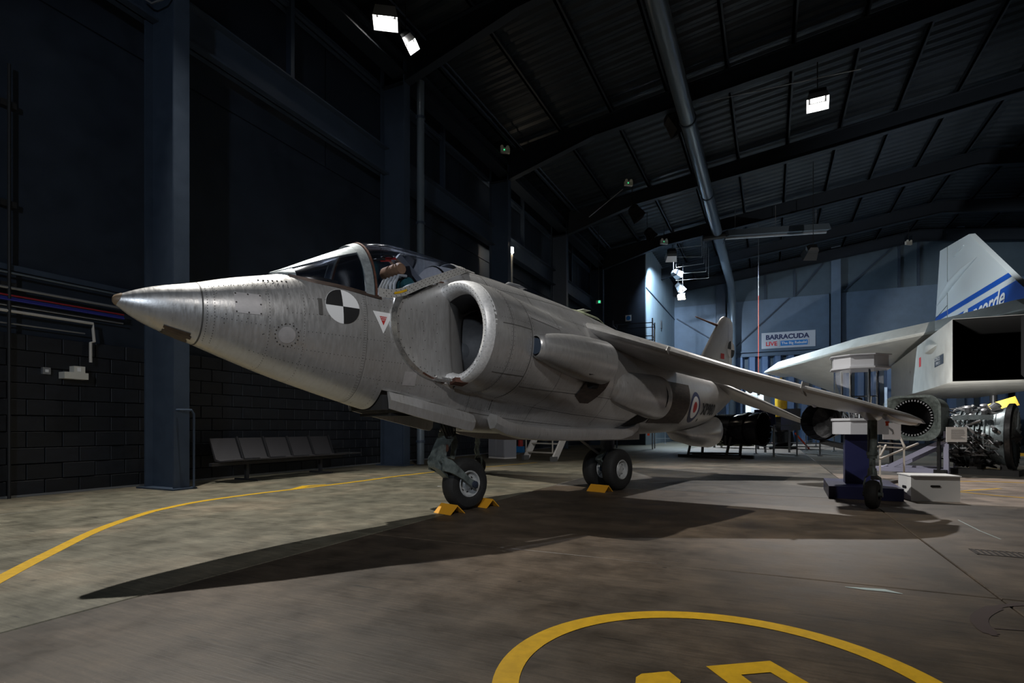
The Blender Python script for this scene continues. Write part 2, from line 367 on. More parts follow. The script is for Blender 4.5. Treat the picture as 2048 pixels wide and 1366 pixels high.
# horizontal rails in front of the wall between the columns
for (z0, z1, x0, x1) in ((7.72,8.42,-9.45,-9.15),(10.15,10.25,-9.7,-9.45)):
    b = B().box((x0+0.12,YF,z0),(x0+0.15,YB,z1)); b.box((x0,YF,z0),(x1,YB,z0+0.04)); b.box((x0,YF,z1-0.03),(x1,YB,z1))
    b.build('wall_rail', 'steel', wl, smooth=False)
for i in range(len(FRAMES)-1):
    y = (FRAMES[i]+FRAMES[i+1])/2
    B().box((-9.55,y-0.05,8.42),(-9.4,y+0.05,12.0)).build('wall_post', 'steel', wl, smooth=False)
B().box((-9.0,YF,10.55),(-8.55,YB,10.62)).box((-8.8,YF,10.2),(-8.76,YB,10.62)).box((-9.0,YF,10.17),(-8.55,YB,10.21)).build('eave_beam', 'steel_shaded', wl, smooth=False)
# far box room
br = struct('wall_box_room', B().box((XL,31.6,0),(-6.44,YB,13.2)), 'navy', smooth=False)
B().box((-6.44,31.6,0),(-6.40,YB,12.9)).build('wall_sheet', 'boxwall_lit', br, smooth=False)
B().box((-6.40,31.6,8.95),(-6.36,YB,9.0)).build('wall_rail', 'steel', br, smooth=False)
B().box((-6.39,36.2,7.4),(-6.33,36.45,7.9)).build('wall_vent', 'black', br, smooth=False)
# back wall
wb = struct('wall_back', B().box((XL,YB,0),(XR,YB+0.3,18)), 'bluewall2', smooth=False)
for (x0, x1) in ((-6.4,-3.5),(-2.75,3.55),(4.25,10.3),(10.5,17),(17.2,27)):
    B().box((x0,YB-0.12,6.25),(x1,YB,9.85)).build('wall_panel', 'bluewall', wb, smooth=False)
B().box((-6.4,YB-0.35,5.92),(XR,YB,6.0)).box((-6.4,YB-0.2,5.98),(XR,YB-0.15,6.25)).box((-6.4,YB-0.35,6.22),(XR,YB,6.3)).build('lintel_beam', 'bluewall', wb, smooth=False)
for k in range(42):
    x0 = -6.2+k*0.8
    B().loft([[(x0,YB-0.02,0),(x0+0.12,YB-0.38,0),(x0+0.46,YB-0.38,0),(x0+0.58,YB-0.02,0)],[(x0,YB-0.02,5.9),(x0+0.12,YB-0.38,5.9),(x0+0.46,YB-0.38,5.9),(x0+0.58,YB-0.02,5.9)]], closed=False).build('corrugation', 'corr', wb, smooth=False)
for (x, w_) in ((-3.2,0.5),(-2.9,0.1),(3.9,0.55),(10.4,0.4)):
    B().box((x-w_/2,YB-0.5,0),(x+w_/2,YB-0.46,15)).box((x-0.02,YB-0.46,0),(x+0.02,YB,15)).build('wall_column', 'steel' if x < 3 else 'bluewall', wb, smooth=False)
for x in (-0.3,1.5,7.4,8.4):
    B().box((x-0.07,YB-0.15,9.85),(x+0.07,YB,15)).build('wall_post', 'steel', wb, smooth=False)
for p, q in (((-2.6,YB-0.2,6.3),(1.2,YB-0.2,9.8)),((-6.2,YB-0.2,9.0),(-3.6,YB-0.2,7.2)),((1.6,YB-0.1,10.0),(3.5,YB-0.1,12.3)),((4.4,YB-0.1,10.0),(7.2,YB-0.1,12.6))):
    B().bar(p, q, 0.07, 0.07).build('brace', 'steel', wb, smooth=False)
wr = struct('wall_right', B().box((XR,YF,0),(XR+0.3,YB,13.2)), 'navy', smooth=False)
wf = struct('wall_front', B().box((XL,YF-0.3,0),(XR,YF,18)), 'navy', smooth=False)
# roof: corrugated sheet on purlins, ridge at x = 8.3
RX = 8.3
def rz(x): return 11.95+(min(x, 2*RX-x)+2.8)*0.127       # underside of the sheet
b = B(); n = int((YB-YF)/0.11)
for sgn in (0, 1):
    xa, xb_ = ((XL-0.3, RX) if not sgn else (RX, XR+0.3)); lo = []
    for X in (xa, xb_):
        lo.append([(X, YF+k*0.11, rz(X)+(0.045 if (k//2) % 2 else 0.0)) for k in range(n+1)])
    b.loft(lo, closed=False)
ce = struct('ceiling', b, 'roof', smooth=False)
B().quad((XL-1,YF-1,16),(XR+1,YF-1,16),(XR+1,YB+1,16),(XL-1,YB+1,16)).build('outer_skin', 'navy', ce, smooth=False)
for x in [-8.4,-6.6,-4.8,-3.0,-1.2,0.6,2.4,4.2,6.0,7.8,9.6,11.4,13.2,15.0,17,19,21,23,25]:
    z = rz(x); B().box((x-0.035,YF,z-0.2),(x+0.035,YB,z-0.002)).box((x-0.035,YF,z-0.2),(x+0.09,YB,z-0.17)).build('purlin', 'steel_shaded', ce, smooth=False)
ORD = ['behind the camera','over the camera','with the wide column at left behind the jet nose','beside the grey round down pipe','behind the lamp on a white pole','whose column stands in front of the dark box room','crossing the roof near the box room corner','second from the far wall','against the far wall']
for i, y in enumerate(FRAMES):
    if i == 0: continue
    t = thing('portal_frame', 'dark blue portal frame '+ORD[i], 'steel frame', (0,y,0), group='portal frames of the hall')
    b = B().box((-9.33,-0.01,0),(-8.6,0.01,10.6)).box((-9.35,-0.13,0),(-9.32,0.13,10.6)).box((-8.62,-0.13,0),(-8.59,0.13,10.6)).box((-9.45,-0.2,0),(-8.5,0.2,0.025))
    b.build('column', 'steel', t, smooth=False)
    def zb(x): return interp([(-8.6,10.0),(-5.4,10.87),(2.1,11.72),(RX,12.5),(2*RX-2.1,11.72),(2*RX+5.4,10.87),(XR,10.0)], x)
    X = [-9.33,-8.6,-7.0,-5.4,-2,2.1,RX-0.5,RX,RX+0.5,14.5,18,22,XR]; b = B()
    zs = [zb(x) for x in X]; zt = [rz(x)-0.21 for x in X]
    for k in range(len(X)-1):
        b.loft([[(X[k],-0.01,zs[k]),(X[k],0.01,zs[k]),(X[k],0.01,zt[k]),(X[k],-0.01,zt[k])],[(X[k+1],-0.01,zs[k+1]),(X[k+1],0.01,zs[k+1]),(X[k+1],0.01,zt[k+1]),(X[k+1],-0.01,zt[k+1])]])
        b.bar((X[k],0,zs[k]),(X[k+1],0,zs[k+1]),0.24,0.03); b.bar((X[k],0,zt[k]),(X[k+1],0,zt[k+1]),0.24,0.03)
    b.build('rafter', 'steel_shaded', t, smooth=False)
# overhead pipes
z = 10.5
t = thing('roof_duct', 'long grey round pipe running under the roof and down the far wall', 'pipe', (-2.35,38,10.5))
B().tube([(0,-46,0.5),(0,-12,0.12),(0,0.6,0),(0,1.5,-0.1),(0,2.3,-0.5),(0,2.75,-1.1),(0,2.85,-2),(0,2.85,-10.45)], 0.24, 20).build('pipe', 'pipe', t)
for yy in (-33,-26,-20,-14,-8,-2): B().tube([(0,yy,0.12+max(0,(-12-yy))*0.0112),(0,yy+0.08,0.12+max(0,(-12-yy))*0.0112)], 0.27, 20).build('collar', 'steel', t)
t = thing('down_pipe', 'tall grey blue round down pipe on the left wall beside a column', 'pipe', (-8.42,12.22,0))
B().tube([(0,0,0.02),(0,0,2.5),(0,0,10.2)], 0.10, 16).build('pipe', 'pipe', t)
for zz in (0.6,3.2,6.4,9.2): B().tube([(0,0,zz),(0,0,zz+0.06)], 0.125, 16).build('collar', 'steel', t)
t = thing('wall_standpipe', 'small bent pipe running down the wide column at left', 'pipe', (-8.56,5.80,0))
B().tube([(-0.02,-0.12,1.28),(0.05,-0.12,1.28),(0.08,0.06,1.28),(0.08,0.1,1.22),(0.08,0.1,0.03)], 0.018, 8).build('pipe', 'steel', t)
# radiant heater
P0, P1 = at(1450,470,27), at(1652,457,27)
d = P1-P0
t = thing('radiant_heater', 'long grey tube heater hung under the roof near the far wall', 'heater', P0)
b = B(); wv = Vector((0.2,-0.2,0)).normalized()*0.3
def sec(o): return [o-wv+Vector((0,0,-0.12)), o-wv*0.6+Vector((0,0,0.2)), o+wv*0.6+Vector((0,0,0.2)), o+wv+Vector((0,0,-0.12))]
b.loft([sec(Vector((0,0,0))), sec(d)], True); b.build('reflector', 'pipe', t)
B().tube([Vector((0,0,-0.17)), d+Vector((0,0,-0.17))], 0.07).build('tube', 'grey', t)
B().tube([Vector((0,0,0)), Vector((-1.0,-.3,-0.1))], 0.16).build('burner', 'black', t)
for s_ in (0.1, 0.5, 0.9): B().tube([d*s_+Vector((0,0,0.2)), d*s_+Vector((0,0,1.3))], 0.012, 5).build('hanger', 'grey', t)

# services on the left wall, from y -1 to the first column
def wallrun(name, label, cat, v0, r, m, y1=5.5, y0=-3, xo=0.09, extra=None):
    z = 1+(HV-v0)/F*7.8
    pts = [(XL+xo,y0,z),(XL+xo,y1,z)]
    if extra: pts += extra
    return tag(B().tube(pts, r, 8).build(name, m), label, cat)
wallrun('conduit', 'thin grey conduit, uppermost of those along the left wall', 'conduit', 548, 0.016, 'pipe', xo=0.13)
wallrun('conduit', 'grey conduit just above the blue and red cables on the wall', 'conduit', 578, 0.022, 'grey', xo=0.13)
wallrun('cable_tray', 'dark tray carrying the coloured cables on the left wall', 'cable tray', 607, 0.02, 'black', xo=0.05)
wallrun('cable', 'red cable along the left wall behind the jet nose', 'cable', 593, 0.012, 'cabred', xo=0.14)
for k, (dv, lb) in enumerate(((598,'upper blue cable along the left wall just under the red one'),(602,'lower blue cable along the left wall under its twin'))):
    wallrun('cable', lb, 'cable', dv, 0.014, 'cabblue', xo=0.13+0.02*k)
wallrun('conduit', 'thin grey conduit between blue cables and white conduit', 'conduit', 613, 0.012, 'grey', xo=0.12)
wallrun('conduit', 'pale conduit along the left wall dropping to the junction box', 'conduit', 624, 0.022, 'conduit', y1=5.05, xo=0.13, extra=[(XL+0.13,5.05,2.55),(XL+0.16,5.05,2.35),(XL+0.16,5.0,2.33),(XL+0.16,5.0,2.02)])
wallrun('conduit', 'lowest dark conduit on the left wall', 'conduit', 648, 0.012, 'grey', y1=4.95, xo=0.10)
t = thing('junction_box', 'beige junction box on the left wall below the jet nose', 'box', (XL+0.06,4.78,1.74))
B().box((0,-0.16,0),(0.16,0.16,0.1)).build('body', 'offwhite', t, ang=20)
B().box((0,-0.02,0.1),(0.13,0.13,0.2)).build('isolator', 'offwhite', t, smooth=False)
B().box((0.13,0.02,0.12),(0.135,0.07,0.18)).build('switch_plate', 'white', t, smooth=False)
t = thing('wall_switch', 'small grey wall switch left of the junction box', 'switch', (XL+0.05,4.45,1.84))
B().box((0,-0.05,-0.05),(0.05,0.05,0.05)).build('body', 'grey', t, smooth=False); B().box((0.05,-0.02,-0.02),(0.058,0.02,0.02)).build('rocker', 'white', t, smooth=False)
tag(B().tube([(XL+0.135,3.99,0.0),(XL+0.135,3.99,6.1)], 0.022, 8).build('conduit', 'black'), 'dark vertical conduit on the far left wall', 'conduit')
for zz in (2.95,4.1,5.5): tag(B().box((XL+0.02,3.9,zz),(XL+0.13,4.08,zz+0.09)).build('conduit_clip', 'black', smooth=False), {2.95:'black box on the vertical conduit beside red lamp',4.1:'middle black clip of the vertical conduit',5.5:'top black clip of the vertical conduit'}[zz], 'clip')
b = B(); b.tube([(XL+0.62,5.50,7.95),(XL+0.75,5.58,7.86),(XL+1.0,5.60,7.86),(XL+1.17,5.60,7.97)], 0.018, 6)
tag(b.build('sagging_cable', 'grey'), 'short sagging cable across the wide column at upper left', 'cable')
# floor markings (paint films on the slabs)
def strip(pts, ws, z=0.0015):
    b = B(); n = len(pts); lf, rt = [], []
    for i, p in enumerate(pts):
        d = (pts[min(i+1,n-1)]-pts[max(i-1,0)]); d.z = 0; d.normalize(); nn = Vector((-d.y,d.x,0)); w_ = ws[i] if isinstance(ws, list) else ws
        lf.append((p.x+nn.x*w_/2, p.y+nn.y*w_/2, z)); rt.append((p.x-nn.x*w_/2, p.y-nn.y*w_/2, z))
    return b.loft([[a, c] for a, c in zip(lf, rt)], closed=False)
def catmull(P, k=8):
    out = []
    for i in range(len(P)-1):
        a, b_, c, d = P[max(i-1,0)], P[i], P[i+1], P[min(i+2,len(P)-1)]
        for j in range(k):
            t = j/k; out.append(0.5*((2*b_)+(c-a)*t+(2*a-5*b_+4*c-d)*t*t+(3*b_-a-3*c+d)*t**3))
    return out+[P[-1]]
ln = [fl(-120,1225),fl(0,1158),fl(100,1106),fl(200,1058),fl(290,1027),fl(330,1017),fl(400,1003),fl(500,989),fl(600,977),fl(700,965),fl(790,953),fl(850,946)]
tag(strip(catmull(ln), 0.105).build('yellow_line', 'yellow', smooth=False), 'long curved yellow line on the floor between jet and left wall', 'floor marking')
ln = [fl(560,978),fl(600,972),fl(650,968),fl(640,974)]
tag(strip([fl(586,979),fl(612,972),fl(652,969)], [0.12,0.16,0.05], 0.002).build('yellow_patch', 'yellow', smooth=False), 'small yellow wedge beside the long yellow line', 'floor marking')
ln = [fl(850,946),fl(900,940),fl(960,935),fl(1075,925)]
tag(strip(catmull(ln), 0.07).build('yellow_line', 'yellow', smooth=False), 'thin yellow line behind the nose wheel running to the white steps', 'floor marking')
# big ring with figures
ring = [fl(930,1480),fl(988,1366),fl(1000,1325),fl(1050,1275),fl(1120,1247),fl(1200,1232),fl(1310,1225),fl(1420,1230),fl(1520,1240),fl(1620,1260),fl(1700,1283),fl(1800,1325),fl(1880,1366),fl(2000,1450)]
# circle fit
import itertools
P_ = ring[1:-1]; A = [[p.x, p.y, 1] for p in P_]
def solve3(A_, b_):
    Mx = Matrix(A_); return Mx.inverted() @ Vector(b_)
ATA = [[sum(A[k][i]*A[k][j] for k in range(len(A))) for j in range(3)] for i in range(3)]
ATb = [sum(A[k][i]*-(P_[k].x**2+P_[k].y**2) for k in range(len(A))) for i in range(3)]
s3 = solve3(ATA, ATb); ccx, ccy = -s3[0]/2, -s3[1]/2; cr_ = math.sqrt(ccx**2+ccy**2-s3[2])
print('RING', ccx, ccy, cr_)
b = B(); b.loft([[(ccx+math.cos(t)*r, ccy+math.sin(t)*r, 0.0015) for t in [2*PI*k/96 for k in range(96)]] for r in (cr_-0.105, cr_)])
t = thing('floor_sign', 'yellow ring with figures painted on the floor in front', 'floor marking', (0,0,0))
b.build('ring', 'yellow', t, smooth=False)
b = B(); q = [fl(1272,1355),fl(1283,1348),fl(1338,1343),fl(1362,1362),fl(1350,1400),fl(1268,1400)]
b.add([(p.x,p.y,0.0015) for p in q], [tuple(range(len(q)))]); b.build('figure', 'yellow', t, smooth=False)
o_ = [fl(1412,1333),fl(1540,1322),fl(1650,1385),fl(1500,1400)]; i_ = [fl(1482,1350),fl(1541,1345),fl(1595,1378),fl(1530,1386)]
b = B(); b.loft([[(p.x,p.y,0.0015) for p in o_],[(p.x,p.y,0.0015) for p in i_]]); b.build('figure', 'yellow', t, smooth=False)
# thin yellow ring near the crate at right
b = B(); c = fl(2085,981); b.loft([[(c.x+math.cos(a)*r,c.y+math.sin(a)*r,0.0015) for a in [2*PI*k/64 for k in range(64)]] for r in (1.42,1.5)])
tag(b.build('yellow_ring', 'yellow', smooth=False), 'thin yellow circle painted on the floor right of the white step box', 'floor marking')
p = [fl(1925,982),fl(2000,977),fl(1925,975),fl(1990,981)]
tag(strip(p[:2],0.07).build('yellow_stroke', 'yellow', smooth=False), 'short yellow stroke inside the thin circle at right', 'floor marking')
# dark stain arc
ln = [fl(2120,1206),fl(2048,1209),fl(2000,1213),fl(1968,1226),fl(1958,1240),fl(1968,1256),fl(1990,1272)]
tag(strip(catmull(ln), [0.015]*9+[0.04]*9+[0.075]*19+[0.07]*9+[0.03]*3).build('floor_stain', 'stain', smooth=False), 'dark red curved stain on the floor at lower right', 'stain')
tag(strip([fl(1988,1257),fl(2048,1261),fl(2100,1262)],0.012).build('floor_stain', 'stain', smooth=False), 'thin straight dark stain inside the curved one', 'stain')
tag(strip([fl(1690,1174),fl(1730,1178),fl(1770,1181),fl(1805,1188)],[0.01,0.05,0.06,0.01]).build('floor_scuff', 'pale', smooth=False), 'pale scuff on the floor joint in front of the drain', 'scuff')
tag(strip([fl(1916,1040),fl(1960,1062),fl(2002,1079)],0.012).build('floor_scuff', 'pale', smooth=False), 'thin pale straight scratch behind the drain grate', 'scuff')
tag(strip([fl(875,973),fl(900,972)],0.03).build('floor_scuff', 'white', smooth=False), 'small white paint mark beside the nose wheel fork', 'scuff')
# drain grate
q = [fl(1924,1090),fl(1955,1109)]
ax = (q[0]+q[1])/2; t = thing('drain_grate', 'dark cast iron drain grate in the floor at right', 'drain', (q[0].x,min(q[0].y,q[1].y),0))
wdt = abs(q[0].y-q[1].y)+0.02; L_ = 1.9
B().box((0,0,-0.019),(L_,0.22,-0.012)).build('pit', 'dark', t, smooth=False)
B().box((0,0,-0.012),(L_,0.012,0.003)).box((0,0.208,-0.012),(L_,0.22,0.003)).box((0,0,-0.012),(0.012,0.22,0.003)).box((L_-.012,0,-0.012),(L_,0.22,0.003)).build('rim', 'drain', t, smooth=False)
for k in range(48):
    B().box((0.02+k*0.039,0.012,-0.012),(0.036+k*0.039,0.208,0.003)).build('bar', 'drain', t, smooth=False)
# pale base line on the wall foot
struct('baseboard_left', B().box((XL,YF,0),(XL+0.06,YB,0.03)), 'grey', smooth=False)
# ================================================================ THE JET
# local frame: x from nose tip towards the tail, l towards the port wing (y = -l), z up
jet = thing('jet_aircraft', 'bare metal vertical take-off jet aircraft with big round side intakes', 'aircraft', (-4.54,2.516,0), math.radians(71.04))
def Q(x, l, z): return (x, -l, z)
zt_ = smooth_tab([(0,2.01),(0.118,2.07),(.24,2.12),(.52,2.20),(.79,2.29),(1.18,2.40),(1.46,2.50),(1.88,2.62),(2.3,2.72),(2.7,2.80),(3.0,2.86),(3.5,2.885),(4.15,2.85),(5.16,2.76),(5.75,2.68),(6.25,2.60),(7,2.48),(8,2.22),(9,2.08),(10,2.0),(11,1.98),(11.6,1.95)])
zb_ = smooth_tab([(0,1.945),(.118,1.86),(.24,1.80),(.52,1.70),(.79,1.60),(1.18,1.465),(1.46,1.38),(1.88,1.26),(2.1,1.20),(2.6,1.08),(3.0,1.0),(3.5,.95),(4.15,.92),(5.2,.90),(6.8,.88),(8,.90),(9,.95),(10,1.1),(11,1.45),(11.6,1.75)])
w_ = smooth_tab([(0,.033),(.118,.105),(.24,.16),(.52,.255),(.79,.335),(1.18,.42),(1.6,.475),(2.1,.50),(2.6,.50),(3,.50),(3.5,.56),(4,.62),(5,.70),(6,.72),(7,.68),(8,.60),(9,.47),(10,.31),(11,.18),(11.6,.09)])
def zc_(x): return zb_(x)+(zt_(x)-zb_(x))*0.52
sill_ = smooth_tab([(1.15,2.41),(1.3,2.355),(1.7,2.31),(2.09,2.27),(2.68,2.51),(3.45,2.86)])
NP = 2.15
cl_ = smooth_tab([(3,.53),(3.3,.52),(3.7,.48),(4.5,.38),(5.2,.31),(6,.26),(7,.22),(8,.12),(9,.04),(10,0),(11.6,0)])
zl_ = smooth_tab([(3,2.02),(3.5,1.96),(4,1.90),(4.5,1.85),(5.2,1.78),(6,1.70),(7,1.62),(8,1.56),(9,1.55),(10,1.6),(11.6,1.8)])
r_ = smooth_tab([(3,.57),(3.2,.595),(3.6,.605),(4.5,.61),(5.2,.59),(6,.57),(7,.52),(8,.46),(9,.36),(10,.3),(11.6,.1)])
def bay(x): return 1.37-(x-2.18)*0.185
def ucentral(x, c, s):
    h = (zt_(x)-zc_(x)) if s > 0 else (zc_(x)-zb_(x))
    return (abs(c/w_(x))**NP+abs(s/h)**NP)**(-1/NP)
def ulobe(x, c, s, sd):
    ox, oz, r = cl_(x)*sd, zl_(x)-zc_(x), r_(x); bq = c*ox+s*oz; disc = bq*bq-(ox*ox+oz*oz-r*r)
    return bq+math.sqrt(disc) if disc > 0 else 0.0
def body(x, th):
    """outer skin of the centre and rear body: l, z"""
    c, s = math.cos(th), math.sin(th); p = 34 if x < 3.1 else (34-(x-3.1)*12 if x < 4.9 else 12)
    T = ucentral(x,c,s)**p
    for sd in (1,-1):
        u = ulobe(x,c,s,sd)
        if u > 0: T += u**p
    t = T**(1/p); return c*t, zc_(x)+s*t
def recess(x, z):
    """how far the side wall steps in inside the intake mouth"""
    ex = (x-2.97)/.77; ex = min(ex, 0)
    E = ex*ex+((z-2.04)/.545)**2
    if E >= 1: return 0.0
    return 0.022+0.10*(1-E)+max(0,x-2.88)**2*1.15*min(1,(1-E)*3)
def fore(x, th, raw=False):
    c, s = math.cos(th), math.sin(th); t = ucentral(x,c,s); l, z = c*t, zc_(x)+s*t
    if raw: return l, z
    if x > 3.0: f = min(1,(x-3.0)*20); l *= 1-0.03*f; z = zc_(x)+(z-zc_(x))*(1-0.03*f)
    if 1.25 < x < 3.4 and z > sill_(x): z = sill_(x)
    if 2.14 < x < 3.36 and abs(l) < 0.36 and z < bay(x): z = bay(x)
    if x > 2.1:
        rc = recess(x, z)
        if rc: l = math.copysign(max(abs(l)-rc, 0.02), l)
    return l, z
SL = {}
def side_body(x, z):
    k = round(x, 3)
    if k not in SL:
        SL[k] = sorted((lambda p: (p[1], p[0]))(body(k, R0*a)) for a in range(-88, 89))
    T = SL[k]
    if z <= T[0][0] or z >= T[-1][0]: return 0.0
    for (za, la), (zb2, lb) in zip(T, T[1:]):
        if z <= zb2: return la+(lb-la)*(z-za)/max(1e-6, zb2-za)
R0 = PI/180
def side_l(x, z):
    """half width of the outer skin at x, z"""
    if x >= 3.0: return side_body(x, z)
    dz = z-zc_(x); h = (zt_(x)-zc_(x)) if dz > 0 else (zc_(x)-zb_(x)); q = 1-abs(dz/h)**NP
    l = w_(x)*max(q,0)**(1/NP)
    if x >= 3.0:
        d2 = r_(x)**2-(z-zl_(x))**2
        if d2 > 0: l = max(l, cl_(x)+math.sqrt(d2))
    elif x > 2.1: l -= recess(x, z)
    return l

NT = 120
TH = [2*PI*k/NT for k in range(NT)]
# nose cone
b = B(); X = [0,.01,.03,.06,.1,.16,.24,.33,.43,.535]
b.loft([[Q(x,*fore(x,t)) for t in TH] for x in X], capa=True)
nc = b.build('nose_cone', 'skin', jet); nc['label'] = 'smooth pointed nose cone'
B().lathe([(-.012,.0),(-.012,.02),(0,.037),(.03,.052),(.045,.058)], Q(0,0,1.978), (1,0,0.03), 24).build('nose_tip', 'tip', nc)
def patch(name, xs_, ths, off, m, parent=jet, fn=None, **k):
    fn = fn or (lambda x, t: fore(x, t, True)); b = B(); rows = []
    for t in ths:
        row = []
        for x in xs_:
            l, z = fn(x, t); cc, ss = math.cos(t), math.sin(t); row.append(Q(x, l+cc*off, z+ss*off))
        rows.append(row)
    return b.loft(rows, closed=False).build(name, m, parent, **k)
R = math.radians
b = B()
for k in range(7):   # rough brown patch under the nose cone, following its curve
    t0, t1 = R(-52-k*9), R(-52-(k+1)*9+0.0)
    rows = []
    for t in (t0, t1):
        rows.append([Q(x, fore(x,t,True)[0]+math.cos(t)*.004, fore(x,t,True)[1]+math.sin(t)*.006) for x in (.30+.01*(k%2),.36,.42,.47+.012*((k+1)%3))])
    b.loft(rows, closed=False)
b.build('bare_patch', 'heat', nc)
# forward fuselage
X = [.545]+[.56+.03*k for k in range(1,55)]; X = [x for x in X if x < 2.1]
X += [2.1+.014*k for k in range(0,92)]+[3.4,3.5,3.7,3.9,4.1,4.3]
X = sorted(set(round(x,4) for x in X+[2.139,2.141,3.359,3.361,3.4]))
b = B(); loops = [[fore(x,t) for t in TH] for x in X]; n = NT
vs = [Q(x,l,z) for x, lp in zip(X, loops) for l, z in lp]; fs = []
for i in range(len(X)-1):
    for k in range(n):
        k2 = (k+1) % n; xm = (X[i]+X[i+1])/2
        if 1.33 < xm < 3.3:
            pts = [loops[i][k], loops[i][k2], loops[i+1][k2], loops[i+1][k]]
            if all(abs(p[1]-sill_(X[i+(j>1)])) < 1e-5 for j, p in enumerate(pts)): continue
        fs.append((i*n+k, i*n+k2, (i+1)*n+k2, (i+1)*n+k))
b.add(vs, fs); ff = b.build('forward_fuselage', 'skin', jet, ang=28)
# cockpit tub
b = B(); rows = []
for x in [1.3+.1*k for k in range(21)]:
    s_ = sill_(x); lw = w_(x)*max(0.0,1-abs((s_-zc_(x))/(zt_(x)-zc_(x)))**NP)**(1/NP); lw = max(.05, lw-.03)
    rows.append([Q(x,lw,s_-.005),Q(x,lw*.95,s_-.28),Q(x,lw*.5,s_-.5),Q(x,-lw*.5,s_-.5),Q(x,-lw*.95,s_-.28),Q(x,-lw,s_-.005)])
b.loft(rows, closed=False); b.build('cockpit_tub', 'dark', jet, smooth=False)
# centre and rear body
X = [3.0,3.03,3.06,3.1]+[3.15+.12*k for k in range(0,16)]+[5.1+.25*k for k in range(0,27)]
X = [x for x in X if x <= 11.6]
def body2(x, t):
    l, z = body(x, t)
    if x < 3.36 and abs(l) < .36 and z < bay(x): z = bay(x)
    return l, z
b = B(); b.loft([[Q(x,*body2(x,t)) for t in TH] for x in X], capb=True)
cf = b.build('centre_fuselage', 'skin', jet, ang=40)
# intakes
for sd in (1,-1):
    cx_, cz, r0 = cl_(3.0)*sd, zl_(3.0), r_(3.0)
    prof = [(3.03,r0+.002),(2.97,r0-.003),(2.93,r0-.015),(2.905,r0-.035),(2.90,r0-.055),(2.905,r0-.085),(2.93,r0-.115),(2.98,r0-.13),(3.06,r0-.135)]
    A = [R(a) for a in range(-128,129,4)]
    b = B(); b.loft([[Q(x-.05*max(0,abs(a)-1.6), cx_+sd*math.cos(a)*r, cz+math.sin(a)*r) for a in A] for x, r in prof], closed=False)
    lip = b.build('intake_lip', 'liplight', jet); lip['label'] = 'pale riveted ring around the %s intake' % ('left' if sd > 0 else 'right')
    b = B()
    for a in range(-100,116,6):
        for (x, r) in ((2.899,r0-.05),(2.908,r0-.088)):
            aa = R(a+(3 if r < r0-.06 else 0)); b.lathe([(0,.0045),(-.003,.0045),(-.003,0)], Q(x-.05*max(0,abs(aa)-1.6), cx_+sd*math.cos(aa)*r, cz+math.sin(aa)*r), (1,0,0), 6)
    rv = b.build('lip_rivets', 'rivet', lip); rv['kind'] = 'stuff'
    # duct
    b = B(); loops = []
    for x, c0, r, zz in ((3.05,.53,r0-.135,2.02),(3.15,.50,r0-.12,2.0),(3.35,.42,r0-.07,1.97),(3.55,.32,r0-.02,1.94),(3.75,.18,r0+.01,1.92),(3.9,.1,r0,1.9)):
        loops.append([Q(x, sd*c0+math.cos(t)*r, zz+math.sin(t)*r) for t in TH[::2]])
    b.loft(loops); b.build('intake_duct', 'duct', jet)
    # polished edge strip and curved rim on the fuselage side
    for (a0, a1, wd, m, nm) in ((118,262,.05,'bright','intake_edge_strip'),(95,128,.014,'rust','edge_seal'),(238,262,.02,'rust','edge_seal')):
        b = B(); rows = []
        for k in range(41):
            a = R(a0+(a1-a0)*k/40); tp = math.sin(PI*k/40)**.35 if nm[0] == 'i' else 1.0; row = []
            for j, q in enumerate((1.0, 1.0, 1+wd*tp/.6, 1+wd*tp/.6+.012)):
                x = 2.97+.77*q*math.cos(a); z = 2.04+.545*q*math.sin(a); l = side_l(min(x,2.999), z) if q > 1 else side_l(min(x,2.999), 2.04+.545*1.01*math.sin(a))
                row.append(Q(x, sd*(l+(.020 if j in (1,2) else -.015)), z))
            rows.append(row)
        b.loft(rows, closed=False); b.build(nm, m, jet)
# lower lip blocks
B().add(*(lambda vs: (vs, [(0,1,2,3),(7,6,5,4),(0,4,5,1),(1,5,6,2),(2,6,7,3),(3,7,4,0)]))([Q(2.70,.46,1.50),Q(2.96,.58,1.455),Q(2.96,.64,1.47),Q(2.70,.52,1.52),Q(2.70,.46,1.53),Q(2.96,.58,1.49),Q(2.96,.64,1.50),Q(2.70,.52,1.545)])).build('lower_seal', 'bright', jet)
B().add(*(lambda vs: (vs, [(0,1,2,3),(7,6,5,4),(0,4,5,1),(1,5,6,2),(2,6,7,3),(3,7,4,0)]))([Q(2.85,.55,1.455),Q(2.98,.60,1.44),Q(2.98,.70,1.47),Q(2.85,.64,1.485),Q(2.85,.55,1.51),Q(2.98,.60,1.50),Q(2.98,.70,1.53),Q(2.85,.64,1.53)])).build('copper_seal', 'rust', jet)
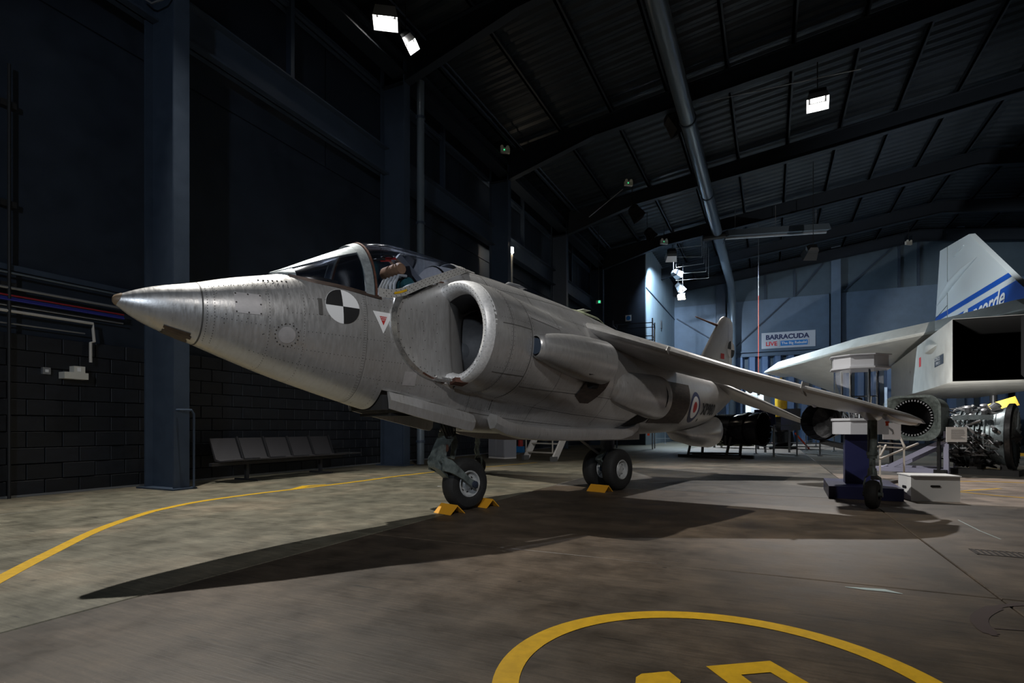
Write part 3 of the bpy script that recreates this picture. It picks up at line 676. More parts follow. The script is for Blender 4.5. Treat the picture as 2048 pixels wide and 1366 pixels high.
# fan
M['blade'] = mat('brown grey fan blade', (0.22,0.17,0.14), 0.4, 0.7, 0.3, 12)
fan = B().lathe([(3.22,.001),(3.25,.06),(3.33,.12),(3.43,.16),(3.6,.19),(3.8,.2)], Q(0,0,1.92), (1,0,0), 32); fan.v = fan.v
fo = fan.build('engine_fan', 'grey', jet); fo['label'] = 'fan with grey bullet hub seen inside the intake'
B().lathe([(3.80,.001),(3.80,.62)], Q(0,0,1.92), (1,0,0), 32).build('fan_back', 'dark', fo)
bl = None
for k in range(28):
    a = 2*PI*k/28
    if bl is None:
        b = B(); rows = []
        for r in (.17,.3,.45,.6):
            tw = R(25+50*(r-.17)); c_ = .055+.02*r; dx, dy = math.cos(tw)*c_, math.sin(tw)*c_
            rows.append([(-dx,-dy,r),(0,-.006,r),(dx,dy,r),(0,.006,r)])
        b.loft(rows, True); bl = b.build('fan_blade', 'blade', fo); o = bl
    else:
        o = bl.copy(); C.objects.link(o)
    o.location = Q(3.66,0,1.92); o.rotation_euler = (a,0,0)
# windscreen and canopy
_a = [fore(2.985, R(t), True) for t in range(20, 161, 5)]
_a = [p for p in _a if p[1] > 2.6]
B().add([Q(2.985,l*.96,z-.01) for l, z in _a], [tuple(range(len(_a)))]).build('rear_bulkhead', 'panel', jet, smooth=False)
zk_ = smooth_tab([(1.15,2.395),(1.3,2.48),(1.46,2.575),(1.88,2.81),(1.99,2.865),(2.12,2.91),(2.47,2.96),(2.94,2.945),(3.3,2.91),(3.6,2.888)])
def lsill(x):
    s_ = sill_(x); return w_(x)*max(0.0004,1-abs((s_-zc_(x))/(zt_(x)-zc_(x)))**NP)**(1/NP)
def canopy(x, t, off=0.0):
    s_ = sill_(x); ls = lsill(x); H = max(.01, zk_(x)-s_); c, s2 = math.cos(t), math.sin(t)
    flat = 1.0-0.10*max(0,1-abs(x-2.6)/1.3)*0
    return Q(x, c*(ls+off)+0.0, s_+s2*(H+off))
def canopy_part(name, xs_, f0, f1, m, off=0.0, n=24, thick=0.0, label=None, parent=jet):
    b = B(); rows = []
    for x in xs_:
        a0 = f0(x) if callable(f0) else f0; a1 = f1(x) if callable(f1) else f1
        rows.append([canopy(x, PI*(a0+(a1-a0)*k/n), off) for k in range(n+1)])
    b.loft(rows, closed=False)
    if thick:
        rows2 = [[canopy(x, PI*((f0(x) if callable(f0) else f0)+((f1(x) if callable(f1) else f1)-(f0(x) if callable(f0) else f0))*k/n), off+thick) for k in range(n+1)] for x in xs_]
        loop = [r[0] for r in rows]; b.loft(rows2, closed=False)
        for ra, rb in ((rows[0],rows2[0]),(rows[-1],rows2[-1])): b.loft([ra, rb], closed=False)
        for e in (0,-1): b.loft([[r[e] for r in rows],[r[e] for r in rows2]], closed=False)
    o = b.build(name, m, parent)
    if label: o['label'] = label
    return o
def xr(a, b_, n): return [a+(b_-a)*k/n for k in range(n+1)]
win = xr(1.30,1.93,16)
canopy_part('windscreen_glass', xr(1.28,1.96,16), 0.0, 1.0, 'glass', label='flat centre and triangular side panes')
M['frame'] = mat('windscreen frame metal', (0.34,0.38,0.40), 0.42, 0.6, 0.25, 25)
fr = canopy_part('windscreen_frame', xr(1.90,1.985,3), 0, 1, 'frame', .002, 48, .012, label='blue grey metal windscreen arch')
canopy_part('frame_rail', xr(1.17,1.93,16), .285, .385, 'frame', .003, 8, .01, parent=fr)
canopy_part('frame_rail', xr(1.17,1.93,16), .615, .715, 'frame', .003, 8, .01, parent=fr)
canopy_part('frame_foot', xr(1.17,1.30,4), 0, 1, 'frame', .001, 40, .004, parent=fr)
# lower sill rail of the windscreen
for sd in (1,-1):
    b = B(); b.loft([[Q(x, sd*(lsill(x)+.012), sill_(x)+.012),Q(x, sd*(lsill(x)+.018), sill_(x)-.022),Q(x, sd*(lsill(x)-.01), sill_(x)-.02),Q(x, sd*(lsill(x)-.01), sill_(x)+.012)] for x in xr(1.25,2.06,16)], True)
    b.build('sill_rail', 'heat', fr)
canopy_part('canopy_glass', xr(2.0,3.28,28), 0.0, 1.0, 'glass', .004, 48, label='clear blown canopy')
b_ = lambda x: min(.5, math.asin(min(1,.085/max(.086,zk_(x)-sill_(x))))/PI)
ch = canopy_part('canopy_hoop', xr(1.995,2.015,2), 0, 1, 'rust', .008, 48, .010, label='rusty brown hoop at the front of the canopy')
M['cframe'] = mat('canopy frame', (0.50,0.49,0.47), 0.45, 0.4, 0.12, 25)
cfm = canopy_part('canopy_frame', xr(2.03,3.5,26), 0, b_, 'cframe', .008, 6, .01, label='riveted pale metal canopy edge')
canopy_part('canopy_edge', xr(2.03,3.5,26), lambda x: 1-b_(x), 1, 'cframe', .008, 6, .01, parent=cfm)
canopy_part('canopy_cap', xr(3.22,3.56,8), 0, 1, 'cframe', .007, 40, .006, parent=cfm)
b = B()
for k in range(44):
    x = 2.08+k*.029
    for j, f in enumerate((.2,.8) if k % 2 else (.5,)):
        p = Vector(canopy(x, PI*b_(x)*f, .019)); b.lathe([(0,.005),(.002,.005),(.002,0)], p, (0,-1,.2), 6)
o = b.build('frame_rivets', 'rivet', cfm); o['kind'] = 'stuff'
# yellow rescue handle mark
b = B(); xs5 = xr(2.2,2.36,4); b.loft([[canopy(x, PI*b_(x)*.42+0.0, .022) for x in xs5],[canopy(x, PI*b_(x)*.68, .022) for x in xs5]], closed=False)
b.build('rescue_mark', 'yellow', cfm)
# seat
seat = B().bar(Q(2.78,0,2.05),Q(2.56,0,2.74),.30,.12,up=(1,0,0)).build('ejection_seat', 'black', jet); seat['label'] = 'ejection seat with tan headrest and red pull handles'
B().lathe([(-.17,.0),(-.17,.055),(-.14,.07),(.14,.07),(.17,.055),(.17,0)], Q(2.50,0,2.70), (0,1,0), 18).build('headrest', 'leather', seat)
B().bar(Q(2.52,.06,2.86),Q(2.86,.06,2.60),.05,.07).bar(Q(2.52,-.06,2.86),Q(2.86,-.06,2.60),.05,.07).bar(Q(2.55,0,2.85),Q(2.75,0,2.7),.16,.04).build('seat_rail', 'grey', seat)
b = B()
for sd in (1,-1):
    b.tube([Q(2.50,sd*.03,2.84),Q(2.40,sd*.10,2.83),Q(2.33,sd*.11,2.815),Q(2.33,sd*.05,2.81),Q(2.42,sd*.02,2.82)], .009, 6)
b.build('pull_handle', 'black', seat)
b = B(); b.bar(Q(2.54,.05,2.84),Q(2.38,.05,2.805),.02,.02); b.bar(Q(2.54,-.05,2.84),Q(2.38,-.05,2.805),.02,.02); b.build('red_handle', 'red', seat)
B().lathe([(-.16,0),(-.16,.07),(.16,.07),(.16,0)], Q(2.60,0,2.56), (0,1,0), 14).build('parachute_pack', 'teal', seat)
b = B()
for l in (.10,.03,-.04,-.11,.17): b.tube([Q(2.56,l,2.63),Q(2.46,l,2.62),Q(2.41,l,2.52),Q(2.40,l,2.40)], .016, 6)
b.build('harness', 'strap', seat)
B().box((1.5,-.2,2.15),(1.75,.2,2.42)).build('instrument_coaming', 'black', jet)
# side plates and marks on the skin (thin riveted plates / paint films)
def decal(name, x0, z0, poly, off, m, parent=jet, sd=1, sub=1, label=None):
    """poly: list of (dx, dz) loops, drawn as concentric rings towards the centre so that it follows the skin"""
    b = B(); rings = [1, .8, .6, .4, .2, .02]; cxm = sum(p[0] for p in poly)/len(poly); czm = sum(p[1] for p in poly)/len(poly)
    P = []
    for i in range(len(poly)):
        a, c = poly[i], poly[(i+1) % len(poly)]
        for k in range(sub): P.append((a[0]+(c[0]-a[0])*k/sub, a[1]+(c[1]-a[1])*k/sub))
    loops = []
    for q in rings:
        lp = []
        for dx, dz in P:
            x, z = x0+cxm+(dx-cxm)*q, z0+czm+(dz-czm)*q
            lp.append(Q(x, sd*(side_l(x, z)+off), z))
        loops.append(lp)
    b.loft(loops, capb=True); o = b.build(name, m, parent, ang=60)
    if label: o['label'] = label
    return o
def circ(r, a0=0, a1=360, n=32, c=True):
    full = abs(a1-a0) >= 360
    p = [(r*math.cos(R(a0+(a1-a0)*k/n)), r*math.sin(R(a0+(a1-a0)*k/n))) for k in range(n if full else n+1)]
    return p if full else p+[(0,0)]
mk = decal('quartered_marker', 1.65, 2.115, circ(.162), .003, 'white', label='black and white quartered disc')
for a0 in (90, 270):
    decal('marker_quarter', 1.65, 2.115, circ(.160, a0, a0+90, 16), .006, 'black', mk, sub=5)
tr = decal('warning_triangle', 2.06, 2.035, [(-.11,.085),(.11,.085),(0,-.125)], .003, 'white', sub=5, label='white triangle with a red one inside')
decal('inner_triangle', 2.06, 2.045, [(-.042,.032),(.042,.032),(0,-.055)], .0045, 'red', tr, sub=4)
for k, (t_, zz, sz) in enumerate((('DANGER', 2.062, .020), ('SEAT', 2.042, .018))):
    text(t_, sz, 'lettering', 'white', tr, Q(2.06, side_l(2.06, zz)+.0055, zz), (PI/2, 0, 0), .0004)
def rect(a, c): return [(-a,-c),(a,-c),(a,c),(-a,c)]
pl = decal('access_plate', .86, 2.035, rect(.10,.088), .004, 'panel', sub=6, label='pale square access plate on the nose')
for dx in (-.09,0,.09):
    for dz in (-.078,0,.078):
        if dx or dz: decal('screw', .86+dx, 2.035+dz, circ(.007,n=8), .006, 'rivet', pl)
decal('access_plate', 2.42, 1.50, rect(.075,.07), .004, 'panel', sub=5, label='small square plate below the intake')
decal('static_port', 1.44, 2.085, rect(.018,.075), .006, 'seam', sub=4, label='narrow upright slot plate before the black and white disc')
decal('round_cover', 1.16, 1.80, circ(.07,n=24), .003, 'panel', label='small round riveted cover')
# panel seams and rivet rows (real raised beads)
seams = B(); riv = B()
def normal_off(fn, x, t, off):
    l, z = fn(x, t); l2, z2 = fn(x, t+.01); l1, z1 = fn(x, t-.01); tx, tz = l2-l1, z2-z1; n_ = math.hypot(tx, tz) or 1
    nl, nz = tz/n_, -tx/n_
    if nl*l+nz*(z-zc_(x)) < 0: nl, nz = -nl, -nz
    return Vector(Q(x, l+nl*off, z+nz*off)), Vector(Q(0, nl, nz))
def rivet(fn, x, t, r=.0042):
    p, n_ = normal_off(fn, x, t, .0); a = n_.cross(Vector((1,0,0))).normalized(); c = Vector((1,0,0))
    ring = [p+(a*math.cos(q)+c*math.sin(q))*r+n_*.0005 for q in [PI/3*k for k in range(6)]]
    riv.add(ring+[p+n_*.0028], [(k,(k+1)%6,6) for k in range(6)])
def okf(x, t):
    l, z = fore(x, t)
    if z >= sill_(x)-.02 and x > 1.2: return False
    return not (x > 2.1 and recess(x, z))
def ring_seam(fn, x, t0=-130, t1=100, wd=.0035, ok=None):
    ts = [R(t0+(t1-t0)*k/90) for k in range(91)]
    for a, c in zip(ts, ts[1:]):
        if ok and not (ok(x,a) and ok(x,c)): continue
        q = [normal_off(fn, x+dx, t, .0012)[0] for t, dx in ((a,-wd),(a,wd),(c,wd),(c,-wd))]; seams.quad(*q)
def rivet_ring(fn, x, t0=-130, t1=100, step=3.2, ok=None, r=.0042):
    t = t0
    while t < t1:
        if not ok or ok(x, R(t)): rivet(fn, x, R(t), r)
        t += step
def long_seam(fn, t, x0, x1, ok=None, slope=0.0, rv=True, line=True):
    n_ = int((x1-x0)/.035)
    for k in range(n_):
        xa, xb2 = x0+k*.035, x0+(k+1)*.035; ta, tb2 = R(t+slope*(xa-x0)), R(t+slope*(xb2-x0))
        if ok and not (ok(xa,ta) and ok(xb2,tb2)): continue
        if line: seams.quad(*[normal_off(fn, x, tt, .0012)[0] for x, tt in ((xa,ta-.004),(xb2,tb2-.004),(xb2,tb2+.004),(xa,ta+.004))])
        if rv: rivet(fn, xa, ta+.03/max(.2,w_(xa)))
FR = lambda x, t: fore(x, t)
BD = lambda x, t: body2(x, t)
ring_seam(FR, .541, -180, 180, .005)
for x in (.57,.62): rivet_ring(FR, x, -60, 80, 5)
for x in (1.02,1.30): rivet_ring(FR, x, -120, 60, 4, okf)
for x in (1.86,1.875): rivet_ring(FR, x, -120, 50, 2.6, okf)
ring_seam(FR, 1.89, -120, 50, .002, okf)
for x in (2.08,2.45,2.75): rivet_ring(FR, x, -120, 60, 3.4, okf)
for t, x0, x1 in ((38,.6,1.3),(20,1.35,2.6),(2,1.2,2.2),(-18,.6,2.4),(-38,1.2,2.9),(-55,.9,2.9),(48,.7,1.15)): long_seam(FR, t, x0, x1, okf, 0, True, False)
for k in range(26): rivet(FR, .62+random.random()*.6, R(random.uniform(-25,50)), .005)
def okb(x, t):
    l, z = body2(x, t)
    return z > 1.02
for x in (3.22,3.26): rivet_ring(BD, x, -70, 120, 2.4, okb)
ring_seam(BD, 3.24, -70, 110, .0025, okb)
ring_seam(BD, 3.56, -62, 75, .006, okb)
for x in (3.53,3.60): rivet_ring(BD, x, -62, 120, 2.2, okb)
for x in (4.2,4.9,5.5,6.2,7.1,8.0,8.6): rivet_ring(BD, x, -80, 110, 2.6, okb)
for x in (4.2,5.5,8.0): ring_seam(BD, x, -90, 120, .0022, okb)
for t, x0, x1 in ((74,3.2,5.4),(60,3.6,5.2),(38,3.6,5.6),(14,3.6,4.2),(-30,3.6,7.8),(-52,3.3,8.4),(-66,3.3,8.6),(6,3.1,3.56),(-22,3.1,3.56)): long_seam(BD, t, x0, x1, okb)
for a in range(0,360,9):   # rivets around the recess wall panel
    for q in (.93,):
        x = 2.97+.77*q*math.cos(R(a)); z = 2.04+.545*q*math.sin(R(a))
        if x < 2.94:
            p = Vector(Q(x, side_l(x,z)+.001, z)); riv.lathe([(0,.0055),(.003,.0055),(.003,0)], p, (0,-1,0), 6)
for k in range(9):
    z = 1.62+k*.1
    for x in (2.42,2.62,2.8): 
        if recess(x,z) > .03: riv.lathe([(0,.004),(.003,.004),(.003,0)], Q(x+random.uniform(-.03,.03), side_l(x,z)+.001, z), (0,-1,0), 6)
for a in range(0,360,20): riv.lathe([(0,.006),(.003,.006),(.003,0)], Q(1.16+.095*math.cos(R(a)), side_l(1.16+.095*math.cos(R(a)),1.80+.095*math.sin(R(a)))+.001, 1.80+.095*math.sin(R(a))), (0,-1,0), 6)
for k in range(7): riv.lathe([(0,.009),(.003,.009),(.003,0)], Q(.98+k*.035, side_l(.98+k*.035,2.27)+.001, 2.27+k*.002), (0,-1,.5), 6)
o = seams.build('panel_seams', 'seam', jet, smooth=False); o['kind'] = 'stuff'
o = riv.build('rivets', 'rivet', jet, smooth=False); o['kind'] = 'stuff'
# hatch bulge on the back of the body
b = B(); b.loft([[Q(x, math.cos(t)*.34*s_, zt_(x)-.06+math.sin(t)*(.06+.045*s_)) for t in [PI*k/16 for k in range(17)]] for x, s_ in ((5.28,.3),(5.4,.6),(5.6,.9),(5.9,1),(6.15,.8),(6.35,.5))], closed=False)
hb = b.build('dorsal_hump', 'greenskin', jet); hb['label'] = 'green primed hump behind the cockpit spine'
B().box((5.66,-.22,2.748),(5.84,-.05,2.752)).build('hump_plate', 'white', hb, smooth=False)
B().loft([[Q(x, math.cos(t)*.05, 2.88+math.sin(t)*.05*s_) for t in [PI*k/8 for k in range(9)]] for x, s_ in ((4.25,.3),(4.3,1),(4.5,1),(4.62,.3))], closed=False).build('spine_fairing', 'grey', jet)
# nozzles
def ellipse_loft(secs, n=32):
    return [[Q(x, l+math.cos(t)*rl, z+math.sin(t)*rz_) for t in [2*PI*k/n for k in range(n)]] for x, l, z, rl, rz_ in secs]
for sd in (1,-1):
    side = 'left' if sd > 0 else 'right'
    S_ = lambda L: [(x, sd*l, z, rl, rz_) for x, l, z, rl, rz_ in L]
    b = B(); b.loft(ellipse_loft(S_([(3.58,1.12,1.89,.085,.11),(3.60,1.125,1.89,.10,.13),(3.72,1.12,1.885,.135,.155),(3.95,1.10,1.875,.18,.20),(4.25,1.075,1.86,.225,.24),(4.6,1.06,1.84,.25,.268),(4.88,1.06,1.825,.255,.275),(4.92,1.06,1.82,.25,.27),(4.92,1.06,1.82,.23,.25),(4.76,1.05,1.83,.22,.23)])))
    nz_ = b.build('front_nozzle', 'skin', jet); nz_['label'] = side+' front swivelling nozzle with round air inlet'
    B().lathe([(0,0),(0,.088),(.06,.085)], Q(3.588,sd*1.12,1.89), (1,0,0), 24).build('nozzle_inlet', 'steel', nz_)
    B().lathe([(0,0),(0,.22)], Q(4.78,sd*1.05,1.83), (1,0,0), 24).build('nozzle_throat', 'dark', nz_)
    B().lathe([(0,0),(.008,.05),(.008,.0)], Q(4.50,sd*1.235,1.69), (0,-sd,-.8), 16).add([Q(4.40,sd*1.24,1.72),Q(4.58,sd*1.27,1.745),Q(4.64,sd*1.235,1.655),Q(4.46,sd*1.20,1.625)], [(0,1,2,3)]).build('nozzle_port', 'black', nz_)
    def skin_strip(name, rows_, m, off):
        b = B(); rows = []
        for q in range((len(rows_)-1)*4+1):
            z, xa, xb2 = [rows_[min(q//4, len(rows_)-2)][i_]+(rows_[min(q//4, len(rows_)-2)+1][i_]-rows_[min(q//4, len(rows_)-2)][i_])*((q-4*min(q//4, len(rows_)-2))/4) for i_ in range(3)]
            rows.append([Q(xa+(xb2-xa)*k/5, sd*(side_l(xa+(xb2-xa)*k/5, z)+off), z) for k in range(6)])
        return b.loft(rows, closed=False).build(name, m, jet)
    skin_strip('heat_scoop', [(2.08,4.9,5.38),(1.9,4.85,5.42),(1.7,4.8,5.40),(1.52,4.75,5.30),(1.40,4.7,5.18),(1.32,4.9,5.08)], 'heat', .014)
    skin_strip('gap_shade', [(1.75,6.7,7.0),(1.5,6.7,7.06),(1.25,6.6,7.0),(1.10,6.4,6.85),(1.02,6.3,6.55)], 'dark', .018)  # dark strip laid on the skin, painting the shaded gap
    B().lathe([(0,0),(0,.05),(.12,.05),(.12,0)], Q(4.78,sd*.98,1.54), (1,0,0), 14).build('nozzle_bracket', 'dark', jet)
    b = B(); b.loft(ellipse_loft(S_([(5.45,.72,1.56,.05,.10),(5.6,.76,1.56,.13,.20),(5.9,.79,1.53,.20,.27),(6.3,.80,1.49,.25,.31),(6.5,.81,1.47,.27,.33),(6.70,.82,1.46,.27,.335),(6.73,.82,1.46,.265,.33),(6.73,.82,1.46,.24,.30),(6.56,.81,1.46,.23,.29)])))
    nz_ = b.build('rear_nozzle', 'skin', jet); nz_['label'] = side+' rear swivelling nozzle'
    B().lathe([(0,0),(0,.29)], Q(6.58,sd*.81,1.46), (1,0,0), 24).build('nozzle_throat', 'dark', nz_)
    # heat shield behind the rear nozzle
    b = B(); rows = []
    for z in [1.07+.085*k for k in range(9)]:
        rows.append([Q(x+.0*z, sd*(side_l(x,z)+.012), z) for x in (6.95,7.2,7.5,7.8,8.05,8.22+.15*(z-1.07)+.05*math.sin((z-1.07)*6))])
    b.loft(rows, closed=False); hs = b.build('heat_shield', 'heat', jet); hs['label'] = side+' brown heat stained steel plate behind the rear nozzle'
    # strake under the belly
    b = B(); b.loft([[Q(x, sd*l, z) for l, z in ((.30,z0+.20),(.50,z0+.16),(.50,z0+.07),(.46,z0+.01),(.38,z0))] for x, z0 in ((3.6,.985),(3.8,.91),(4.1,.855),(4.6,.825),(5.5,.81),(6.3,.81),(6.6,.86),(6.75,.93))], True)
    b.build('belly_strake', 'skin', jet)
# wings
def wing(secs, t, sd, n=15):
    """secs: (l, xle, zle, xte, zte, thickness)"""
    loops = []
    for l, xa, za, xb2, zb2, th in secs:
        up, lo = [], []
        for k in range(n):
            c = (1-math.cos(PI*k/(n-1)))/2; y = 5*th*(.2969*math.sqrt(c)-.126*c-.3516*c*c+.2843*c**3-.1036*c**4)*1.0
            x = xa+(xb2-xa)*c; z = za+(zb2-za)*c; up.append((x, z+y*1.05)); lo.append((x, z-y*.95))
        loops.append([Q(x, sd*l, z) for x, z in up+lo[-2:0:-1]])
    return loops
WG = [(0.35, 5.05, 2.445, 7.9, 2.02, 0.3), (0.65, 5.2, 2.355, 7.85, 1.92, 0.28), (0.95, 5.32, 2.245, 7.78, 1.83, 0.255), (1.6, 5.56, 2.005, 7.68, 1.64, 0.215), (2.35, 5.86, 1.715, 7.58, 1.4, 0.175), (3.1, 6.15, 1.452, 7.47, 1.229, 0.135), (3.6, 6.36, 1.284, 7.4, 1.125, 0.11), (3.85, 6.5, 1.192, 7.36, 1.076, 0.09), (4.0, 6.68, 1.14, 7.34, 1.055, 0.06), (4.08, 6.95, 1.09, 7.34, 1.045, 0.03)]
for sd in (1,-1):
    side = 'left' if sd > 0 else 'right'
    b = B(); b.loft(wing(WG, 0, sd), True); wo = b.build('wing', 'skin', jet, ang=50); wo['label'] = side+' drooping swept wing'
    def on_le(l):
        for a, c in zip(WG, WG[1:]):
            if l <= c[0]:
                q = (l-a[0])/(c[0]-a[0]); return a[1]+(c[1]-a[1])*q, a[2]+(c[2]-a[2])*q
    # leading edge fences / fairings
    for l, sz in ((1.62,.5),(3.05,.75)):
        x, z = on_le(l)
        B().prism([Q(x-.05*sz,sd*(l-.006),z-.005),Q(x+.02,sd*(l-.006),z+.10*sz),Q(x+.35*sz,sd*(l-.006),z+.13*sz-.03),Q(x+.35*sz,sd*(l-.006),z),Q(x+.16,sd*(l-.006),z-.13*sz),Q(x+.02,sd*(l-.006),z-.10*sz)], Q(0,sd*.012,0)).build('wing_fence', 'skin', wo, smooth=False)
    for l, xx, zz in ((2.0,7.35,1.545),(2.9,7.2,1.31)):
        B().loft(ellipse_loft([(xx-.25,sd*l,zz+.04,.01,.01),(xx-.15,sd*l,zz+.03,.035,.035),(xx,sd*l,zz,.04,.045),(xx+.12,sd*l,zz+.02,.02,.02)],12), True).build('hinge_fairing', 'skin', wo)
    # tip fairing with dark nozzle
    b = B(); b.loft(ellipse_loft([(6.6,sd*3.80,1.15,.02,.02),(6.75,sd*3.8,1.13,.06,.05),(7.1,sd*3.85,1.10,.07,.06),(7.4,sd*3.92,1.075,.055,.05),(7.55,sd*3.95,1.065,.035,.035)], 16), True)
    tp = b.build('tip_fairing', 'skin', wo)
    B().lathe([(0,0),(0,.03),(.05,.045),(.12,.04),(.16,.0)], Q(7.52,sd*3.95,1.065), (1,0,-.05), 12).build('tip_nozzle', 'black', wo)
    # outrigger
    ox, ol = 7.02, 3.59
    og = B().tube([Q(ox,sd*ol,1.19),Q(ox,sd*ol,.92),Q(ox,sd*ol,.62)], .052, 14).tube([Q(ox,sd*ol,.66),Q(ox,sd*ol,.50)], .034, 12).tube([Q(ox,sd*ol,.70),Q(ox,sd*ol,.66)], .062, 14)
    og = og.build('outrigger', 'gear', jet); og['label'] = side+' slim wing tip undercarriage leg'
    B().loft(ellipse_loft([(ox-.35,sd*ol,1.24,.03,.03),(ox-.15,sd*ol,1.20,.11,.09),(ox+.02,sd*ol,1.17,.12,.10),(ox+.2,sd*ol,1.17,.09,.07),(ox+.4,sd*ol,1.16,.02,.02)],16), True).build('leg_fairing', 'skin', og)
    fk = B()
    fk.loft([[Q(ox+.03+c*.02, sd*ol+l, z) for c in (-1,1)]+[Q(ox+.03+c*.02, sd*ol+l*.86, z-.012) for c in (1,-1)] for l, z in ((-.095,.17),(-.10,.30),(-.085,.385),(-.04,.42),(.04,.42),(.085,.385),(.10,.30),(.095,.17))], True)
    fk.lathe([(-.105,0),(-.105,.03),(.105,.03),(.105,0)], Q(ox+.03,sd*ol,.178), (0,1,0), 12)
    fk.tube([Q(ox,sd*ol,.50),Q(ox,sd*ol,.41)], [.045,.055], 12); fk.build('fork', 'gear', og)
    B().lathe([(-.065,.06),(-.07,.12),(-.06,.155),(-.03,.174),(0,.178),(.03,.174),(.06,.155),(.07,.12),(.065,.06)], Q(ox+.03,sd*ol,.178), (0,1,0), 32).build('wheel', 'rubber', og)
    B().bar(Q(ox-.06,sd*ol,.62),Q(ox-.085,sd*ol,.54),.03,.02).bar(Q(ox-.085,sd*ol,.54),Q(ox-.05,sd*ol,.44),.03,.02).build('torque_link', 'gear', og)
    B().tube([Q(ox-.05,sd*(ol-.02),.98),Q(ox-.06,sd*(ol-.02),.80),Q(ox-.04,sd*(ol-.03),.70)], .006, 6).build('hose', 'black', og)
    B().box((ox+.0,-sd*3.74-.012,1.02),(ox+.03,-sd*3.74+.012,1.07)).box((ox-.005,-sd*3.74-.02,1.055),(ox+.04,-sd*3.74+.015,1.075)).build('warning_tag', 'flag', og, smooth=False)
    # tailplane
    TG = [(.08,10.15,1.98,11.62,1.58,.15),(.3,10.3,1.91,11.62,1.50,.13),(1.0,10.68,1.53,11.67,1.24,.10),(1.6,10.98,1.18,11.70,1.02,.06),(1.88,11.15,.99,11.70,.92,.035),(1.93,11.35,.96,11.70,.91,.015)]
    b = B(); b.loft(wing(TG, 0, sd), True); tl = b.build('tailplane', 'skin', jet, ang=50); tl['label'] = side+' drooping tailplane'
    B().box((11.12,-sd*1.90-.03,.93),(11.30,-sd*1.90+.03,.99)).build('tip_cover', 'flag', tl, smooth=False)
    B().bar(Q(11.2,sd*1.92,.95),Q(11.3,sd*1.98,.80),.06,.008).build('tip_streamer', 'flag', tl, smooth=False)
# fin
fl_ = [(9.75,2.2,11.55,2.2,.10),(10.0,2.5,11.56,2.5,.09),(10.45,2.95,11.60,2.95,.075),(10.82,3.30,11.62,3.25,.06),(10.95,3.40,11.58,3.38,.05),(11.1,3.46,11.48,3.45,.035)]
loops = []
for xa, z, xb2, z2, th in fl_:
    n = 13; L1, L2 = [], []
    for k in range(n):
        c = (1-math.cos(PI*k/(n-1)))/2; y = 5*th*(.2969*math.sqrt(c)-.126*c-.3516*c*c+.2843*c**3-.1036*c**4)
        L1.append(Q(xa+(xb2-xa)*c, y, z+(z2-z)*c)); L2.append(Q(xa+(xb2-xa)*c, -y, z+(z2-z)*c))
    loops.append(L1+L2[-2:0:-1])
fin = B().loft(loops, True).build('tail_fin', 'skin', jet); fin['label'] = 'upright tail fin with rounded top'
B().tube([Q(10.75,0,3.22),Q(10.3,0,3.235),Q(9.75,0,3.26)], [.03,.018,.012], 10).build('probe', 'rust', fin)
B().loft([[Q(11.25,.045,z),Q(11.256,.046,z)] for z in (2.3,3.3)], closed=False).build('rudder_seam', 'seam', fin, smooth=False)
def findisc(x0, z0, poly, m, off):
    B().add([Q(x0+a, .042+off, z0+c) for a, c in poly], [tuple(range(len(poly)-1,-1,-1))]).build('fin_mark', m, fin, smooth=False)
findisc(11.40, 2.75, circ(.19), 'white', .004); findisc(11.40, 2.75, circ(.19,90,180,12), 'black', .006); findisc(11.40, 2.75, circ(.19,270,360,12), 'black', .006)
findisc(10.95, 2.56, rect(.09,.06), 'red', .004)
B().loft(ellipse_loft([(11.4,0,1.95,.13,.14),(11.75,0,1.93,.11,.12),(11.95,0,1.92,.06,.07)],16), True).build('tail_cone', 'skin', jet)
# ventral fairing, roundel, serial
b = B(); b.loft(ellipse_loft([(8.7,0,.93,.10,.04),(9.1,.0,.86,.26,.14),(9.7,.0,.84,.33,.22),(10.3,.0,.86,.30,.28),(10.62,.0,.93,.2,.3),(10.72,0,1.0,.08,.22)],24), True)
b.build('ventral_fairing', 'skin', jet)
rd = decal('roundel', 8.66, 1.37, circ(.28), .004, 'rbl', label='blue, white and red roundel')
decal('roundel_ring', 8.66, 1.37, circ(.20), .006, 'white', rd); decal('roundel_centre', 8.66, 1.37, circ(.10), .008, 'red', rd)
tx = text('XP980', .30, 'serial_number', 'black', jet, (0,0,0), (0,0,0), 0.0, bold=.008, label='black serial number XP980')
for v in tx.data.vertices:   # lay the lettering on the curved skin
    X_ = 9.52+v.co.x*1.05; Z_ = 1.34+v.co.y; v.co = Vector(Q(X_, side_l(X_, Z_)+.012, Z_))
decal('vent_hole', 9.05, 1.14, circ(.03,n=12), .003, 'black')
# main parts below: nose gear doors and legs
for sd in (1,-1):
    b = B(); out = [(2.20,1.36,1.19),(2.5,1.31,1.12),(2.9,1.235,1.035),(3.22,1.175,.97),(3.30,1.155,.96),(3.34,1.14,1.0)]
    rows = [[Q(x, sd*(.37-.02), a),Q(x, sd*(.37+.015), a),Q(x, sd*(.405+.02), (a+c)/2),Q(x, sd*.40, c),Q(x, sd*.38, c),Q(x, sd*(.37), (a+c)/2)] for x, a, c in out]
    b.loft(rows, True); dr = b.build('nose_gear_door', 'skin', jet, ang=25); dr['label'] = ('left' if sd > 0 else 'right')+' nose undercarriage door hanging open'
    B().bar(Q(2.5,sd*.36,1.26),Q(2.5,sd*.3,1.34),.03,.03).build('door_hinge', 'dark', dr, smooth=False)
b = B().box((2.16,-.33,1.18),(2.28,.33,1.33)); b.box((2.28,-.3,1.12),(3.3,.3,1.15)); b.build('wheel_bay', 'dark', jet, smooth=False)
N0 = 3.543
